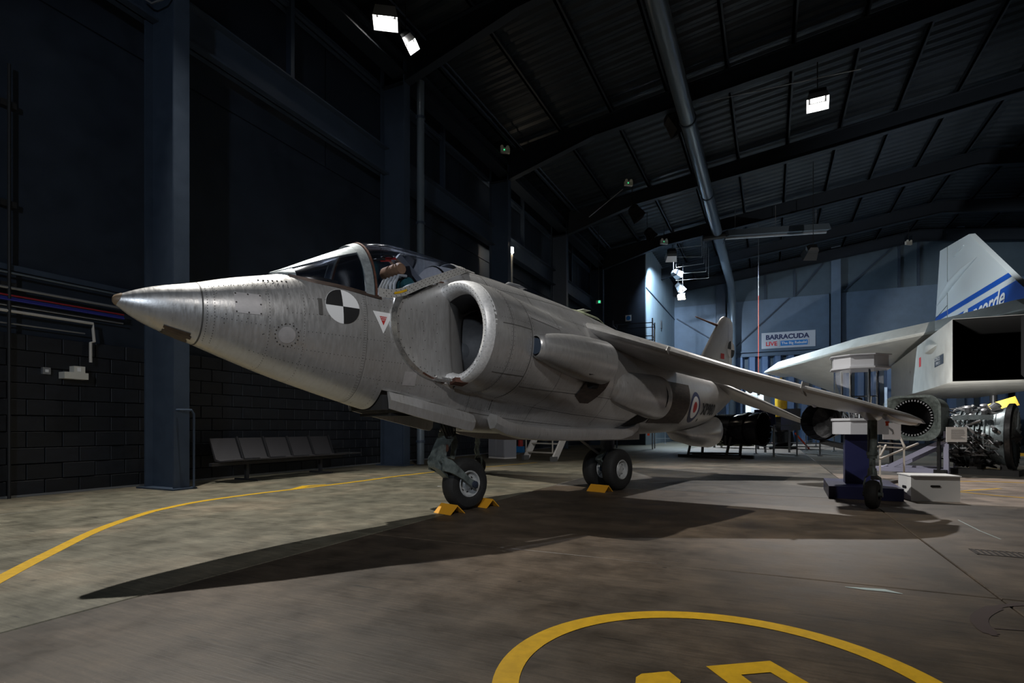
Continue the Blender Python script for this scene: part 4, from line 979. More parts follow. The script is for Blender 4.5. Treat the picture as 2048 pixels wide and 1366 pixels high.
ng = B().tube([Q(3.30,0,1.22),Q(3.26,0,.95),Q(3.22,0,.80)], [.085,.08,.07], 18).tube([Q(3.25,0,.93),Q(3.245,0,.88)], .095, 18)
ng = ng.build('nose_gear', 'gear', jet); ng['label'] = 'nose undercarriage leg with levered arm and single wheel'
B().tube([Q(3.255,0,.96),Q(3.25,0,.94)], .088, 18).build('chrome_band', 'chrome', ng)
b = B(); b.loft([[Q(x+dx*c_, s2*wd, z+dz*c_) for s2, c_ in ((-1,-1),(1,-1),(1,1),(-1,1))] for x, z, wd, dx, dz in ((3.24,.88,.075,.07,0),(3.19,.80,.075,.075,.02),(3.13,.70,.07,.075,.03),(3.10,.60,.07,.08,0),(3.12,.51,.065,.085,-.03),(3.18,.45,.06,.06,-.05))], True)
b.build('leg_casting', 'gear', ng, ang=50)
B().lathe([(-.12,0),(-.12,.05),(.12,.05),(.12,0)], Q(3.12,0,.63), (0,1,0), 20).lathe([(-.15,0),(-.15,.028),(.15,.028),(.15,0)], Q(3.12,0,.63), (0,1,0), 14).build('pivot_bolt', 'gear', ng)
B().loft(ellipse_loft([(3.20,.0,.76,.005,.005),(3.185,.09,.76,.03,.045),(3.185,.095,.76,.03,.045),(3.185,.096,.76,.001,.001)],14)).build('copper_cover', 'rust', ng)
for sd in (1,-1):
    B().loft([[Q(x+a*.0, sd*(l+c_*.022), z+d_*hh) for c_, d_ in ((-1,-1),(1,-1),(1,1),(-1,1))] for x, l, z, hh, a in ((3.10,.13,.58,.08,0),(3.2,.15,.545,.075,0),(3.36,.155,.44,.05,0),(3.48,.155,.35,.042,0),(3.56,.155,.305,.05,0),(3.60,.155,.30,.03,0))], True).build('swing_arm', 'gear', ng, ang=50)
    B().lathe([(0,.0),(0,.045),(.035,.04),(.045,.0)], Q(N0,sd*.165,.315), (0,-sd,0), 16).build('axle_nut', 'darkgear', ng)
def tyre(name, x, l, r, wdt_, parent, hubr=.5):
    hw = wdt_/2
    prof = [(-hw*.80,r*hubr),(-hw*.95,r*(hubr+.1)),(-hw,r*.74),(-hw*.9,r*.88),(-hw*.62,r*.965),(-hw*.3,r*.995),(0,r),(hw*.3,r*.995),(hw*.62,r*.965),(hw*.9,r*.88),(hw,r*.74),(hw*.95,r*(hubr+.1)),(hw*.80,r*hubr)]
    o = B().lathe(prof, Q(x,l,r), (0,1,0), 48).build(name, 'rubber', parent)
    for sd in (1,-1):
        h = B().lathe([(hw*.82,r*(hubr+.02)),(hw*.9,r*(hubr+.0)),(hw*.86,r*(hubr-.04)),(hw*.5,r*(hubr-.07)),(hw*.35,r*.3),(hw*.5,r*.22),(hw*.62,r*.18),(hw*.62,0)], Q(x,l,r), (0,-sd,0), 32).build('hub', 'hub', o)
    b = B()
    for k in range(8):
        a = 2*PI*k/8
        for sd in (1,-1): b.lathe([(hw*.36,.022),(hw*.40,.022),(hw*.40,0)], Q(x+math.cos(a)*r*.36,l,r+math.sin(a)*r*.36), (0,-sd,0), 8)
    b.build('hub_holes', 'black', o)
    return o
tyre('nose_wheel', N0, 0, .315, .22, ng)
B().tube([Q(3.40,-.1,1.15),Q(3.44,-.1,.9),Q(3.43,-.1,.72)], .022, 10).bar(Q(3.38,-.1,1.05),Q(3.47,-.08,.80),.03,.05).bar(Q(3.47,-.1,.80),Q(3.42,-.1,.62),.03,.06).build('drag_strut', 'gear', ng)
b = B()
for k in range(6): b.tube([Q(3.12+.05*k,.05,1.14-.01*k),Q(3.1+.04*k,.1,1.0+.01*(k%3)),Q(3.16+.03*k,.09,.9+.02*(k%2)),Q(3.22,.06,.86)], .011, 6)
b.build('hydraulic_hoses', 'black', ng)
M0 = N0+3.06
mg = B().tube([Q(M0,0,.98),Q(M0,0,.62)], .11, 20).tube([Q(M0,0,.64),Q(M0,0,.36)], .08, 16).tube([Q(M0,0,.72),Q(M0,0,.68)], .125, 20).lathe([(-.22,0),(-.22,.05),(.22,.05),(.22,0)], Q(M0,0,.33), (0,1,0), 16)
mg = mg.build('main_gear', 'darkgear', jet); mg['label'] = 'dark blue main leg with twin wheels'
for sd in (1,-1): tyre('main_wheel', M0, sd*.19, .33, .22, mg, .46)
B().bar(Q(M0-.1,0,.62),Q(M0-.26,0,.50),.10,.03).bar(Q(M0-.26,0,.50),Q(M0-.08,0,.36),.10,.03).build('torque_link', 'gear', mg)
B().tube([Q(M0-.95,-.05,.95),Q(M0-.12,-.05,.55)], .02, 8).build('drag_strut', 'grey', mg)
B().box((M0-.5,-.06-.2,.80),(M0+.55,-.2,.92)).box((M0-.5,.2,.80),(M0+.55,.26,.92)).build('gear_door', 'skin', jet, smooth=False)

# chocks
def chock(label, x, l, ln_, rz_=0, grp='yellow wheel chocks'):
    p = jet.location+Matrix.Rotation(jet.rotation_euler.z,3,'Z')@Vector((x,-l,0))
    t = thing('wheel_chock', label, 'chock', (p.x,p.y,0), jet.rotation_euler.z+rz_, grp)
    h, wq, tk = .105, .115, .008
    b = B(); b.loft([[(-wq,y,0),(0,y,h),(wq,y,0),(wq-tk*1.6,y,0),(0,y,h-tk*1.8),(-wq+tk*1.6,y,0)] for y in (-ln_/2, ln_/2)], True)
    b.build('angle_plate', 'chock', t, smooth=False); return t
chock('yellow angle chock ahead of the nose wheel', N0-.33, .10, .30)
chock('yellow angle chock behind the nose wheel, seen end on', N0+.33, .03, .24)
chock('yellow angle chock ahead of the twin main wheels', M0-.36, .10, .34)
# ================================================================ OTHER EXHIBITS
# seats by the left wall
t = thing('bench_seats', 'row of dark moulded seats on a metal beam against the left wall', 'seat', (-9.05,8.35,0), 0)
B().box((-.03,-1.75,.30),(.05,1.55,.36)).build('beam', 'steelb', t, smooth=False)
for k in range(5):
    y = -1.62+k*.60
    b = B(); b.loft([[(.42,y,.40),(.42,y+.52,.40),(.42,y+.52,.425),(.42,y,.425)],[(.10,y,.37),(.10,y+.52,.37),(.10,y+.52,.395),(.10,y,.395)],[(-.05,y,.38),(-.05,y+.52,.38),(-.02,y+.52,.42),(-.02,y,.42)],[(-.22,y,.80),(-.22,y+.52,.80),(-.19,y+.52,.80),(-.19,y,.80)]], True)
    b.build('seat_shell', 'plast', t, ang=60)
    B().bar((-.02,y+.555,.40),(-.19,y+.555,.82),.03,.04).bar((-.02,y+.555,.40),(.44,y+.555,.43),.03,.03).build('seat_rib', 'steelb', t, smooth=False)
for y in (-1.0,.9):
    B().box((-.02,y-.03,.02),(.04,y+.03,.3)).box((-.28,y-.035,0),(.34,y+.035,.03)).build('leg', 'steelb', t, smooth=False)
B().box((.0,1.42,.40),(.45,1.75,.425)).build('side_table', 'steelb', t, smooth=False)

# floodlights and dead spots --------------------------------------------------
def hang(t, p, z1=None, name='hanger', m='black'):
    """a thin rod from world point p straight up to the roof, as a part of t"""
    bpy.context.view_layer.update(); mi = t.matrix_world.inverted(); p = Vector(p); z1 = z1 or rz(p.x)-.03
    o = B().tube([p, Vector((p.x,p.y,z1))], .015, 6); o.v = [tuple(mi@Vector(v)) for v in o.v]; return o.build(name, m, t)
def floodlight(label, p, aim, lit=True, s=1.0, warm=False, grp='stage floodlights under the roof', bar=None):
    p, aim = Vector(p), Vector(aim); d = (aim-p).normalized()
    t = thing('floodlight', label, 'floodlight', (0,0,0), 0, grp); t.location = p; q = d.to_track_quat('-Z','Y'); t.rotation_mode = 'QUATERNION'; t.rotation_quaternion = q
    B().loft([[(-.10*s,-.07*s,.24*s),(.10*s,-.07*s,.24*s),(.10*s,.07*s,.24*s),(-.10*s,.07*s,.24*s)],[(-.15*s,-.11*s,.16*s),(.15*s,-.11*s,.16*s),(.15*s,.11*s,.16*s),(-.15*s,.11*s,.16*s)],[(-.15*s,-.11*s,.06*s),(.15*s,-.11*s,.06*s),(.15*s,.11*s,.06*s),(-.15*s,.11*s,.06*s)]], True).build('housing', 'black', t, smooth=False)
    B().box((-.12*s,-.085*s,.045*s),(.12*s,.085*s,.056*s)).build('lens', ('lensw' if warm else 'lens') if lit else 'lensoff', t, smooth=False)
    for (a, c) in (((-.15,-.11),(.15,-.11)),((.15,-.11),(.15,.11)),((.15,.11),(-.15,.11)),((-.15,.11),(-.15,-.11))):
        k = 1.25
        B().loft([[(a[0]*s,a[1]*s,.06*s),(c[0]*s,c[1]*s,.06*s),(c[0]*s*1.03,c[1]*s*1.03,.062*s),(a[0]*s*1.03,a[1]*s*1.03,.062*s)],[(a[0]*k*s,a[1]*k*s,-.16*s),(c[0]*k*s,c[1]*k*s,-.16*s),(c[0]*s*(k+.03),c[1]*s*(k+.03),-.16*s),(a[0]*(k+.03)*s,a[1]*(k+.03)*s,-.16*s)]], True).build('barn_door', 'baffle' if lit else 'black', t, smooth=False)
    hang(t, p-d*.2*s)
    return t
def lampfix(i, label, **k):
    p, a = Vector(LAMPS_AND_FILLS[i][0]), Vector(LAMPS_AND_FILLS[i][1]); d = (a-p).normalized()
    return floodlight(label, p-d*.02, a, True, **k)
lampfix(0, 'floodlight on the wall track nearest the camera, above the frame', s=1.3)
lampfix(1, 'wide open floodlight at the top edge of the picture, left of centre', s=1.5)
lampfix(2, 'small bright floodlight just right of and below the top edge one', s=1.0)
lampfix(3, 'bright white floodlight hung from a thin rail in the right half of the roof', s=1.5)
lampfix(4, 'blazing floodlight facing the lit side wall of the box room', s=1.6)
lampfix(5, 'bright floodlight just under the blazing one by the box room', s=1.3)
lampfix(6, 'third floodlight down in the cluster by the box room', s=1.3)
floodlight('lowest pinkish lamp of the cluster by the box room', at(1364,592,31), at(1200,900,20), True, 1.1, True)
for (u, v, Y, s_, lb) in ((1350,248,18,1.6,'unlit black floodlight beside the roof duct, highest of the black ones'),(1273,428,24,1.6,'unlit black floodlight above the dark box room, upper of two'),(1301,470,27,1.4,'unlit black floodlight above the box room corner, lower of two'),(1621,506,24,1.5,'black floodlight with a glinting rim high on the far side of the hall')):
    p = at(u,v,Y); floodlight(lb, p, p+Vector((2,1,-3)) if u < 1600 else p+Vector((-1.0,2.5,-2)), False, s_)
# track under the eave for the first lamps, and the thin rails
def rail(label, p, q, r=.025, m='steel', cat='rail'): return tag(B().tube([p,q], r, 6).build('lighting_rail', m), label, cat)
rail('dark lighting rail running along the left eave', (-8.3,-8,11.1), (-8.3,30,11.1), .035)
rail('second dark rail beside the one along the left eave', (-8.0,-8,10.95), (-8.0,30,10.95), .025)
rail('thin rail carrying the bright lamp in the right half', at(1352,216,18), at(1722,138,14.8), .014, 'grey')
for k, (v, u2, v2) in enumerate(((497,1402,491),(514,1404,514),(535,1408,527),(548,1412,543),(561,1417,556))):
    z0 = at(1352,v,30+k*.8); z1 = at(u2,v2,30+k*.8)
    b = B().tube([z0,z1], .012, 5).tube([z1, Vector((z1.x,z1.y,rz(z1.x)-.02))], .008, 5).tube([z0, Vector((z0.x,z0.y,rz(z0.x)-.02))], .006, 5)
    tag(b.build('hanging_bar', 'conduit'), ['thin hanging bar topmost beside the blazing lamps','second thin hanging bar from the top beside the lamps','middle thin hanging bar beside the blazing lamps','fourth thin hanging bar down beside the lamps','lowest thin hanging bar beside the lamps'][k], 'rail', 'thin bars hung beside the box room lamps')
# loudspeaker-like strip on the pipe top
t = thing('line_speaker', 'short ribbed grey speaker column hung beside the second bright lamp', 'speaker', at(846,122,14.6))
B().box((-.06,-.06,-.3),(.06,.06,.25)).build('body', 'pipe', t, smooth=False)
hang(t, t.location+Vector((0,0,.25)))
for k in range(8): B().box((-.07,-.07,-.27+k*.065),(.07,.07,-.25+k*.065)).build('rib', 'black', t, smooth=False)
# emergency lights
for (u, v, Y, g, lb) in ((1010,301,19.5,True,'pale emergency light with green lamp on the eave beam'),(1257,367,23,True,'pale twin emergency light on a rafter, with a conduit to its left'),(1817,486,33,False,'small pale emergency light high on the far wall at right'),(1505,541,38,False,'small pale twin emergency light on the last roof beam'),(1328,484,29,True,'small emergency light above the blazing lamps')):
    t = thing('emergency_light', lb, 'emergency light', at(u,v,Y), .6, 'emergency lights'); s_ = .17 if Y < 25 else .2
    B().box((-s_,-.06,-s_*.55),(s_,.06,s_*.45)).build('body', 'offwhite', t, smooth=False)
    for x in (-s_*.6, s_*.6): B().lathe([(0,0),(0,.05),(.07,.06),(.07,0)], (x,-.02,s_*.62), (-.3,-1,-.3), 12).build('lamp_head', 'offwhite', t)
    if Y in (33,38,29): hang(t, t.location+Vector((0,0,.05)))
    if g: B().box((-.05,-.075,-.02),(-.02,-.06,.01)).build('indicator', 'green', t, smooth=False)
tag(B().tube([at(1178,434,24.4), at(1246,378,24.0)], .018, 6).build('conduit', 'grey'), 'pale conduit along the rafter up to the twin emergency light', 'conduit')
t = thing('exit_sign', 'tiny green lit exit light in the dark part of the hall', 'sign', at(1197,604,28)); hang(t, t.location); B().box((-.12,-.03,-.08),(.12,.03,.08)).build('body', 'offwhite', t, smooth=False); B().box((.0,-.035,-.06),(.1,-.03,.06)).build('indicator', 'green', t, smooth=False)
p = at(1235.5,623.5,29.5); t = thing('safety_sign', 'small blue and white square notice on the dark box room', 'sign', (p.x,31.55,p.z+.1))
B().box((-.17,0,-.17),(.17,.03,.17)).build('plate', 'white', t, smooth=False); B().lathe([(0,0),(0,.13),(.004,.13)], (0,-.002,0), (0,1,0), 24).build('blue_disc', 'signblue', t, smooth=False)
# lamp on a white pole
Lp = at(1022,500,20.5)
t = thing('pole_lamp', 'warm blazing lamp on a white pole behind the jet', 'lamp', (Lp.x,Lp.y,0))
B().box((-.05,-.05,0),(.05,.05,Lp.z-.12)).build('pole', 'conduit', t, smooth=False)
B().box((-.25,-.25,0),(.25,.25,.03)).build('base', 'grey', t, smooth=False)
B().lathe([(0,.05),(.02,.10),(.2,.10),(.22,.06),(.22,0)], (0,0,Lp.z-.12), (0,0,1), 20).build('lamp_shade', 'lensw', t)
l = bpy.data.lights.new('pole_glow', 'POINT'); l.energy = 12; l.color = (1,.82,.62); l.shadow_soft_size = .15
o = bpy.data.objects.new('pole_glow', l); C.objects.link(o); o.location = (Lp.x+.05,Lp.y-.35,Lp.z+.1)
# banner sign on the far wall
P0 = at(1522,697,1); 
def onback(u, v, yb=YB-.16):
    r = (u-HU)/F; t_ = yb/(ST*r+CT); return Vector((t_*(r*CT-ST), yb, EYE+(HV-v)/F*t_))
a, c = onback(1523,698), onback(1631,659)
t = thing('banner', 'white banner reading BARRACUDA LIVE on the blue far wall', 'sign', (a.x,YB-.16,a.z)); W_, H_ = c.x-a.x, onback(1577,663).z-a.z
B().box((0,0,0),(W_,.03,H_)).build('board', 'signwhite', t, smooth=False)
text('BARRACUDA', H_*.40, 'lettering', 'rbl', t, (W_*.08,-.004,H_*.69), (PI/2,0,0), .003, bold=.02, align='LEFT', sx=1.02)
text('LIVE', H_*.36, 'lettering', 'signred', t, (W_*.08,-.004,H_*.28), (PI/2,0,0), .003, bold=.012, align='LEFT', label='red word LIVE')
B().box((W_*.36,-.006,H_*.13),(W_*.86,.0,H_*.44)).build('blue_bar', 'signblue', t, smooth=False)
text('The Big Rebuild', H_*.22, 'lettering', 'white', t, (W_*.61,-.010,H_*.29), (PI/2,0,0), .003, bold=.006)
B().box((W_*.34,-.006,H_*.08),(W_*.347,0,H_*.5)).box((W_*.88,-.006,H_*.13),(W_*.887,0,H_*.5)).build('rule', 'grey', t, smooth=False)
# hanging red cable with hook
p = at(1517,500,30); t = thing('hoist_cable', 'thin red cable with hook hanging in front of the blue far wall', 'cable', (p.x,p.y,0))
B().tube([(0,0,rz(p.x)-.02),(0,0,8.2)], .012, 5).build('chain', 'grey', t); B().tube([(0,0,8.2),(0,0,3.2)], .016, 5).build('red_cable', 'flag', t)
B().lathe([(0,0),(0,.07),(.2,.09),(.35,.05),(.4,0)], (0,0,2.75), (0,0,1), 10).build('hook_block', 'grey', t)

# white steps behind the jet
def rot_thing(name, lb, cat, p, rz=0.0, **k): return thing(name, lb, cat, (p.x,p.y,0), rz, **k)
p = fl(1078,921); t = rot_thing('mobile_steps', 'white mobile steps with three visible treads behind the nose wheel', 'steps', p, -.42)
for s_ in (-1,1):
    B().bar((s_*.62-.0,0,.0),(s_*.62,.95,1.5),.07,.2).build('side_rail', 'white', t, smooth=False)
    B().tube([(s_*.58,.0,.25),(s_*.58,.0,1.1),(s_*.58,.4,1.5)], .02, 8).build('handrail', 'conduit', t)
    B().box((s_*.62-.05,-.1,0),(s_*.62+.05,.12,.14)).build('foot', 'grey', t, smooth=False)
for k in range(5): B().box((-.6,.06+k*.17,.22+k*.27),(.6,.26+k*.17,.255+k*.27)).build('tread', 'conduit', t, smooth=False)
# cabinet and red thing by the left wall behind
p = fl(993,917); t = rot_thing('cabinet', 'light grey two door cabinet behind the nose wheel', 'cabinet', p, -.42)
B().box((-.40,0,.05),(.40,.5,1.25)).build('body', 'greyp', t, smooth=False)
for s_ in (-1,1): B().box((s_*.2-.19,-.02,.08),(s_*.2+.19,0,1.22)).build('door', 'greyp', t, smooth=False)
B().box((-.40,-.01,0),(.40,.5,.05)).build('plinth', 'white', t, smooth=False)
p = fl(1041,905); t = rot_thing('fire_extinguisher', 'red extinguisher between the grey cabinet and the white steps', 'extinguisher', p)
B().lathe([(0,0),(0,.10),(.5,.10),(.58,.06),(.62,.03),(.66,.03),(.66,0)], (0,0,.25), (0,0,1), 16).build('body', 'red', t); B().tube([(0,0,.9),(.1,0,.85),(.13,0,.5)], .015, 6).build('hose', 'black', t); B().box((-.13,-.13,0),(.13,.13,.25)).build('stand', 'signblue', t, smooth=False)
# steel post visible behind main gear, and scaffold tower by the box room
p = at(1268,700,26); t = rot_thing('access_tower', 'dark scaffold access tower in front of the box room corner', 'tower', p, .1)
for x in (-.9,.9):
    for y in (-.6,.6): B().tube([(x,y,0),(x,y,6.0)], .03, 6).build('post', 'grey' if x>0 else 'steel', t)
for zz in (1.0,2.0,3.0,4.0,4.6,5.2,5.8):
    B().tube([(-.9,-.6,zz),(.9,-.6,zz)], .022, 6).tube([(-.9,.6,zz),(.9,.6,zz)], .022, 6).tube([(.9,-.6,zz),(.9,.6,zz)], .022, 6).tube([(-.9,-.6,zz),(-.9,.6,zz)], .022, 6).build('rail', 'steel', t)
B().box((-.9,-.6,4.05),(.9,.6,4.1)).build('platform', 'steel', t, smooth=False); B().box((.92,-.2,5.0),(.95,.2,5.6)).build('notice', 'offwhite', t, smooth=False)

# dark twin nozzle engine on a stand
p = fl(1440,916); t = rot_thing('display_engine', 'black jet engine with flared nozzles on a low stand behind the jet tail', 'engine', p, -.42)
z = 1.0
b = B(); b.lathe([(-1.1,.38),(-1.0,.5),(-.5,.52),(-.3,.46),(0,.44),(.5,.42)], (0,0,z), (1,0,0), 28); b.build('casing', 'enginedark', t)
for k, x in enumerate((.55,1.0)):
    b = B(); b.lathe([(-.35,.36),(0,.44),(.2,.50),(.42,.52),(.42,.49),(.2,.46),(-.1,.38)], (x,-.05*k,z-.05), (1,0,0), 32); b.build('nozzle', 'gloss', t)
    b = B()
    for j in range(16):
        a = 2*PI*j/16; b.bar((x+.05,math.cos(a)*.452,z-.05+math.sin(a)*.452),(x+.44,math.cos(a)*.525,z-.05+math.sin(a)*.525),.17,.012,up=(0,math.cos(a),math.sin(a)))
    b.build('nozzle_petals', 'gloss', t)
rnd = random.Random(3); b = B()
for k in range(26):
    a = rnd.uniform(0,2*PI); x = rnd.uniform(-1,.3); r = .52; b.tube([(x,math.cos(a)*r,z+math.sin(a)*r),(x+.15,math.cos(a+.3)*(r+.07),z+math.sin(a+.3)*(r+.07)),(x+.3,math.cos(a+.5)*r,z+math.sin(a+.5)*r)], .02, 6)
b.build('pipework', 'enginedark', t)
for y in (-.45,.45):
    B().bar((-1.25,y,.05),(.9,y,.05),.10,.10).build('skid', 'black', t, smooth=False)
    for x in (-.9,.45): B().bar((x,y,.08),(x+.1,y*.8,.7),.07,.07).build('strut', 'black', t, smooth=False)
B().bar((-.9,-.45,.15),(.45,.45,.15),.05,.05).bar((.45,-.5,.6),(.45,.5,.6),.06,.3).build('cross_brace', 'black', t, smooth=False)
# barriers
def barrier(lb, u0, v0, u1, v1, n, h=.95, sign=None):
    a, c = fl(u0,v0), fl(u1,v1); t = thing('barrier', lb, 'barrier', (a.x,a.y,0), math.atan2(c.y-a.y,c.x-a.x), 'grey tubular display barriers'); L_ = (c-a).length
    for k in range(n):
        x = L_*k/(n-1); B().tube([(x,0,0),(x,0,h)], .025, 8).build('post', 'grey', t); B().lathe([(0,0),(0,.09),(.03,.08),(.04,0)], (x,0,0), (0,0,1), 12).build('foot', 'grey', t)
    for zz in (h-.02,.32): B().tube([(0,0,zz),(L_,0,zz)], .018, 6).build('rail', 'grey', t)
    if sign: B().box((L_*sign[0],-.05,h-.02),(L_*sign[1],-.02,h+.62)).build('notice', sign[2], t, smooth=False)
    return t
barrier('barrier nearest the black engine, carrying a blue notice board', 1512,908,1547,914,2,1.05)
barrier('long barrier from the notice board to the tailplane tip', 1548,912,1640,912,3,1.1)
barrier('short barrier under the tailplane tip with a white card', 1612,902,1668,903,3,1.0,(.3,.8,'white'))
barrier('far barrier behind the twin main wheels', 1252,889,1402,886,5,.9)
barrier('barrier farther back under the blue corrugated wall', 1580,900,1632,893,2,1.0)
p = fl(1529,905); t = rot_thing('notice_board', 'violet blue notice board with a picture beside the black engine', 'sign', p, -.42)
B().box((-.42,0,.98),(.42,.04,1.72)).build('board', 'navyp', t, smooth=False); B().box((-.03,.04,0),(.03,.1,1.0)).build('post', 'grey', t, smooth=False)
for k in range(7):
    a = k*.9; B().bar((-.05+.12*math.cos(a),-.006,1.38+.1*math.sin(a)),(.02+.24*math.cos(a),-.006,1.38+.22*math.sin(a)),.012,.04).build('figure', 'black' if k else 'red', t, smooth=False)
p = fl(1577,905); t = rot_thing('grey_panel', 'plain grey display panel right of the violet notice board', 'sign', p, -.42)
B().box((-.3,0,.9),(.45,.04,1.75)).build('board', 'grey', t, smooth=False); B().box((-.03,.04,0),(.03,.1,1.0)).build('post', 'grey', t, smooth=False)
p = fl(1562,892); t = rot_thing('spray_tank', 'yellow green cylinder standing before the corrugated wall', 'cylinder', p)
B().lathe([(0,0),(0,.3),(1.6,.3),(1.8,.14),(2.0,.08),(2.5,.06),(2.5,0)], (0,0,1.2), (0,0,1), 20).build('body', 'yel2', t); B().lathe([(0,.35),(1.2,.3)], (0,0,0), (0,0,1), 16, True).build('stand', 'enginedark', t)
p = fl(1566,891); t = rot_thing('dark_engine_core', 'upright dark engine core on a trolley behind the barriers', 'engine', fl(1566,897), 0)
B().lathe([(.1,.35),(.3,.5),(.8,.42),(1.1,.6),(1.5,.6),(1.5,0)], (0,0,0), (0,0,1), 20).build('body', 'enginedark', t); B().box((-.6,-.5,0),(.6,.5,.1)).build('trolley', 'black', t, smooth=False)
p = fl(1520,890); t = rot_thing('workbench', 'green workbench with parts on it beyond the black engine', 'bench', fl(1478,896), -.42)
B().box((-1.2,-.4,.75),(1.2,.4,.82)).build('top', 'greyp', t, smooth=False)
for x in (-1.1,1.1):
    for y in (-.35,.35): B().box((x-.04,y-.04,0),(x+.04,y+.04,.75)).build('leg', 'grey', t, smooth=False)
B().box((-1.0,-.3,.1),(.6,.3,.6)).build('drawer_unit', 'greenskin', t, smooth=False)
for k in range(5): tag(B().lathe([(0,0),(0,.14),(.1,.17),(.25,.12),(.3,0)], t.location+Vector((-.9+.42*k,.05-.18*k,.82)), (0,0,1), 14).build('engine_part', 'enginedark'), 'dark round engine part on the far workbench', 'engine part', 'dark round parts on the far workbench')
p = fl(1483,893)
t = rot_thing('white_crate', 'white box standing high behind the tailplane', 'box', fl(1516,888), -.42)
B().box((-.5,-.4,0),(.5,.4,1.9)).build('pedestal', 'grey', t, smooth=False); B().box((-.55,-.45,1.9),(.55,.45,3.2)).build('body', 'white', t, smooth=False); B().box((-.2,-.47,1.95),(.2,-.45,3.0)).build('door', 'signwhite', t, smooth=False)
p = fl(1550,886); tag(B().lathe([(0,0),(0,.2),(.03,.2),(.05,.14),(.65,.03),(.65,0)], p, (0,0,1), 16).build('traffic_cone', 'flag'), 'small orange traffic cone beyond the barriers', 'cone')
a, c = at(1618,896,25.2), at(1590,866,25.2); tag(B().bar((a.x,a.y,.03),c,.08,.05).build('red_tow_bar', 'flag'), 'slanting red bar beyond the barriers', 'bar')

# black petal nozzle beside the display case
p = at(1655,843,10.4)
t = thing('petal_nozzle', 'black bell shaped exhaust nozzle with petals left of the display case', 'engine part', (p.x,p.y,0), -.42)
z = p.z; b = B(); b.lathe([(0,.335),(.15,.31),(.4,.23),(.6,.19)], (0,-.35,z), (.25,1,-.05), 20); b.build('bell', 'gloss', t)
B().lathe([(0.02,.34),(.16,.30),(.3,.1),(.3,0)], (0,-.35,z), (.25,1,-.05), 20).build('inner_cone', 'enginedark', t)
for k in range(18):
    a = 2*PI*k/18; B().bar((math.cos(a)*.345-.0,-.35,z+math.sin(a)*.345),(math.cos(a)*.25+.1,.05,z+math.sin(a)*.25),.118,.010,up=(math.cos(a),0,math.sin(a))).build('petal', 'gloss', t, smooth=False)
B().bar((0,-.2,z-.38),(.55,-.3,z-.5),.22,.07).bar((.5,-.3,z-.5),(.8,.1,.05),.05,.05).bar((.35,-.2,z-.45),(.7,.2,.05),.05,.05).build('support', 'black', t, smooth=False)
B().box((.3,-.5,0),(1.0,.5,.05)).build('foot', 'black', t, smooth=False)

# octagonal display case on a navy plinth
c0 = (fl(1662,997)+fl(1798,1002))/2; cy = c0.y+.62; cx = c0.x+.03
t = thing('display_case', 'white octagonal display case with clear panes on a navy pedestal', 'display case', (cx,cy,0), -.03)
B().box((-.44,-.62,0),(.44,.75,.17)).build('plinth', 'navyp', t, smooth=False)
B().box((-.20,-.08,.17),(.12,.24,.92)).build('pedestal', 'navyp', t, smooth=False)
def octo(r, z, rx=0): return [((r)*math.cos(PI/8+PI/4*k), (r)*math.sin(PI/8+PI/4*k)+.1, z) for k in range(8)]
RO = .375
B().loft([octo(RO,.90),octo(RO,1.10),octo(RO+.02,1.10),octo(RO+.02,1.135)], True).build('tray', 'signwhite', t, smooth=False)
B().loft([octo(RO+.03,1.86),octo(RO+.03,1.885),octo(RO,1.885),octo(RO,2.05),octo(RO+.04,2.05),octo(RO+.04,2.065)], True).build('canopy_top', 'signwhite', t, smooth=False)
for k in range(8):
    a, c = Vector(octo(RO-.02,1.135)[k]), Vector(octo(RO-.02,1.135)[(k+1)%8]); d = (c-a)*.04
    B().quad(a+d, c-d, c-d+Vector((0,0,.725)), a+d+Vector((0,0,.725))).build('pane', 'acrylic', t, smooth=False)
for k in (0,2,4,6):
    a = Vector(octo(RO-.12,1.135)[k]); B().tube([a, a+Vector((0,0,.73))], .018, 10).build('post', 'chrome', t)
o = tag(B().lathe([(0,0),(0,.12),(.05,.13),(.08,.05),(.3,.04),(.32,0)], (cx+.0,cy+.1,1.136), (0,0,1), 14).build('model_exhibit', 'enginedark'), 'small dark exhibit with a stem inside the display case', 'exhibit')
o = tag(B().box((cx-.12,cy-.02,1.46),(cx+.2,cy+.26,1.47)).tube([(cx-.1,cy+.1,1.136),(cx-.1,cy+.1,1.46)],.01,6).tube([(cx+.15,cy+.1,1.136),(cx+.15,cy+.1,1.46)],.01,6).build('clear_shelf', 'chrome'), 'thin shelf on wires inside the display case', 'shelf')
for k in range(7): tag(B().tube([(cx-.2+.06*k,cy-.05+.03*(k%3),1.136),(cx-.22+.07*k,cy,1.22+.02*(k%2)),(cx-.15+.05*k,cy+.1,1.15)], .009, 5).build('exhibit_wire', 'grey'), 'small silver wire piece lying in the display case', 'exhibit', 'silver wire pieces in the display case')

# white step box
a, c = fl(1822,1001.5), fl(1920.5,1004.5); t = thing('step_box', 'white wooden step box with a black hand slot', 'box', (a.x,a.y,0), math.atan2(c.y-a.y,c.x-a.x)); L_ = (c-a).length
B().box((0,0,0),(L_,.42,.335)).build('body', 'white', t, smooth=False); B().box((-.012,-.012,.335),(L_+.012,.432,.35)).build('top_board', 'white', t, smooth=False)
def slot(w2, h2): return [(w2*sx+h2*math.cos(q), w2*0+h2*math.sin(q)) for sx, r0 in ((1,-90),(-1,90)) for q in [R(r0+18*k) for k in range(11)]]
sl = slot(.045,.014); B().add([(L_*.5+x,-.003,.205+z) for x, z in sl], [tuple(range(len(sl)))]).build('hand_slot', 'black', t, smooth=False)
B().add([(-.003,.21-x,.17+z) for x, z in slot(.05,.02)], [tuple(range(22))]).build('hand_slot', 'black', t, smooth=False)

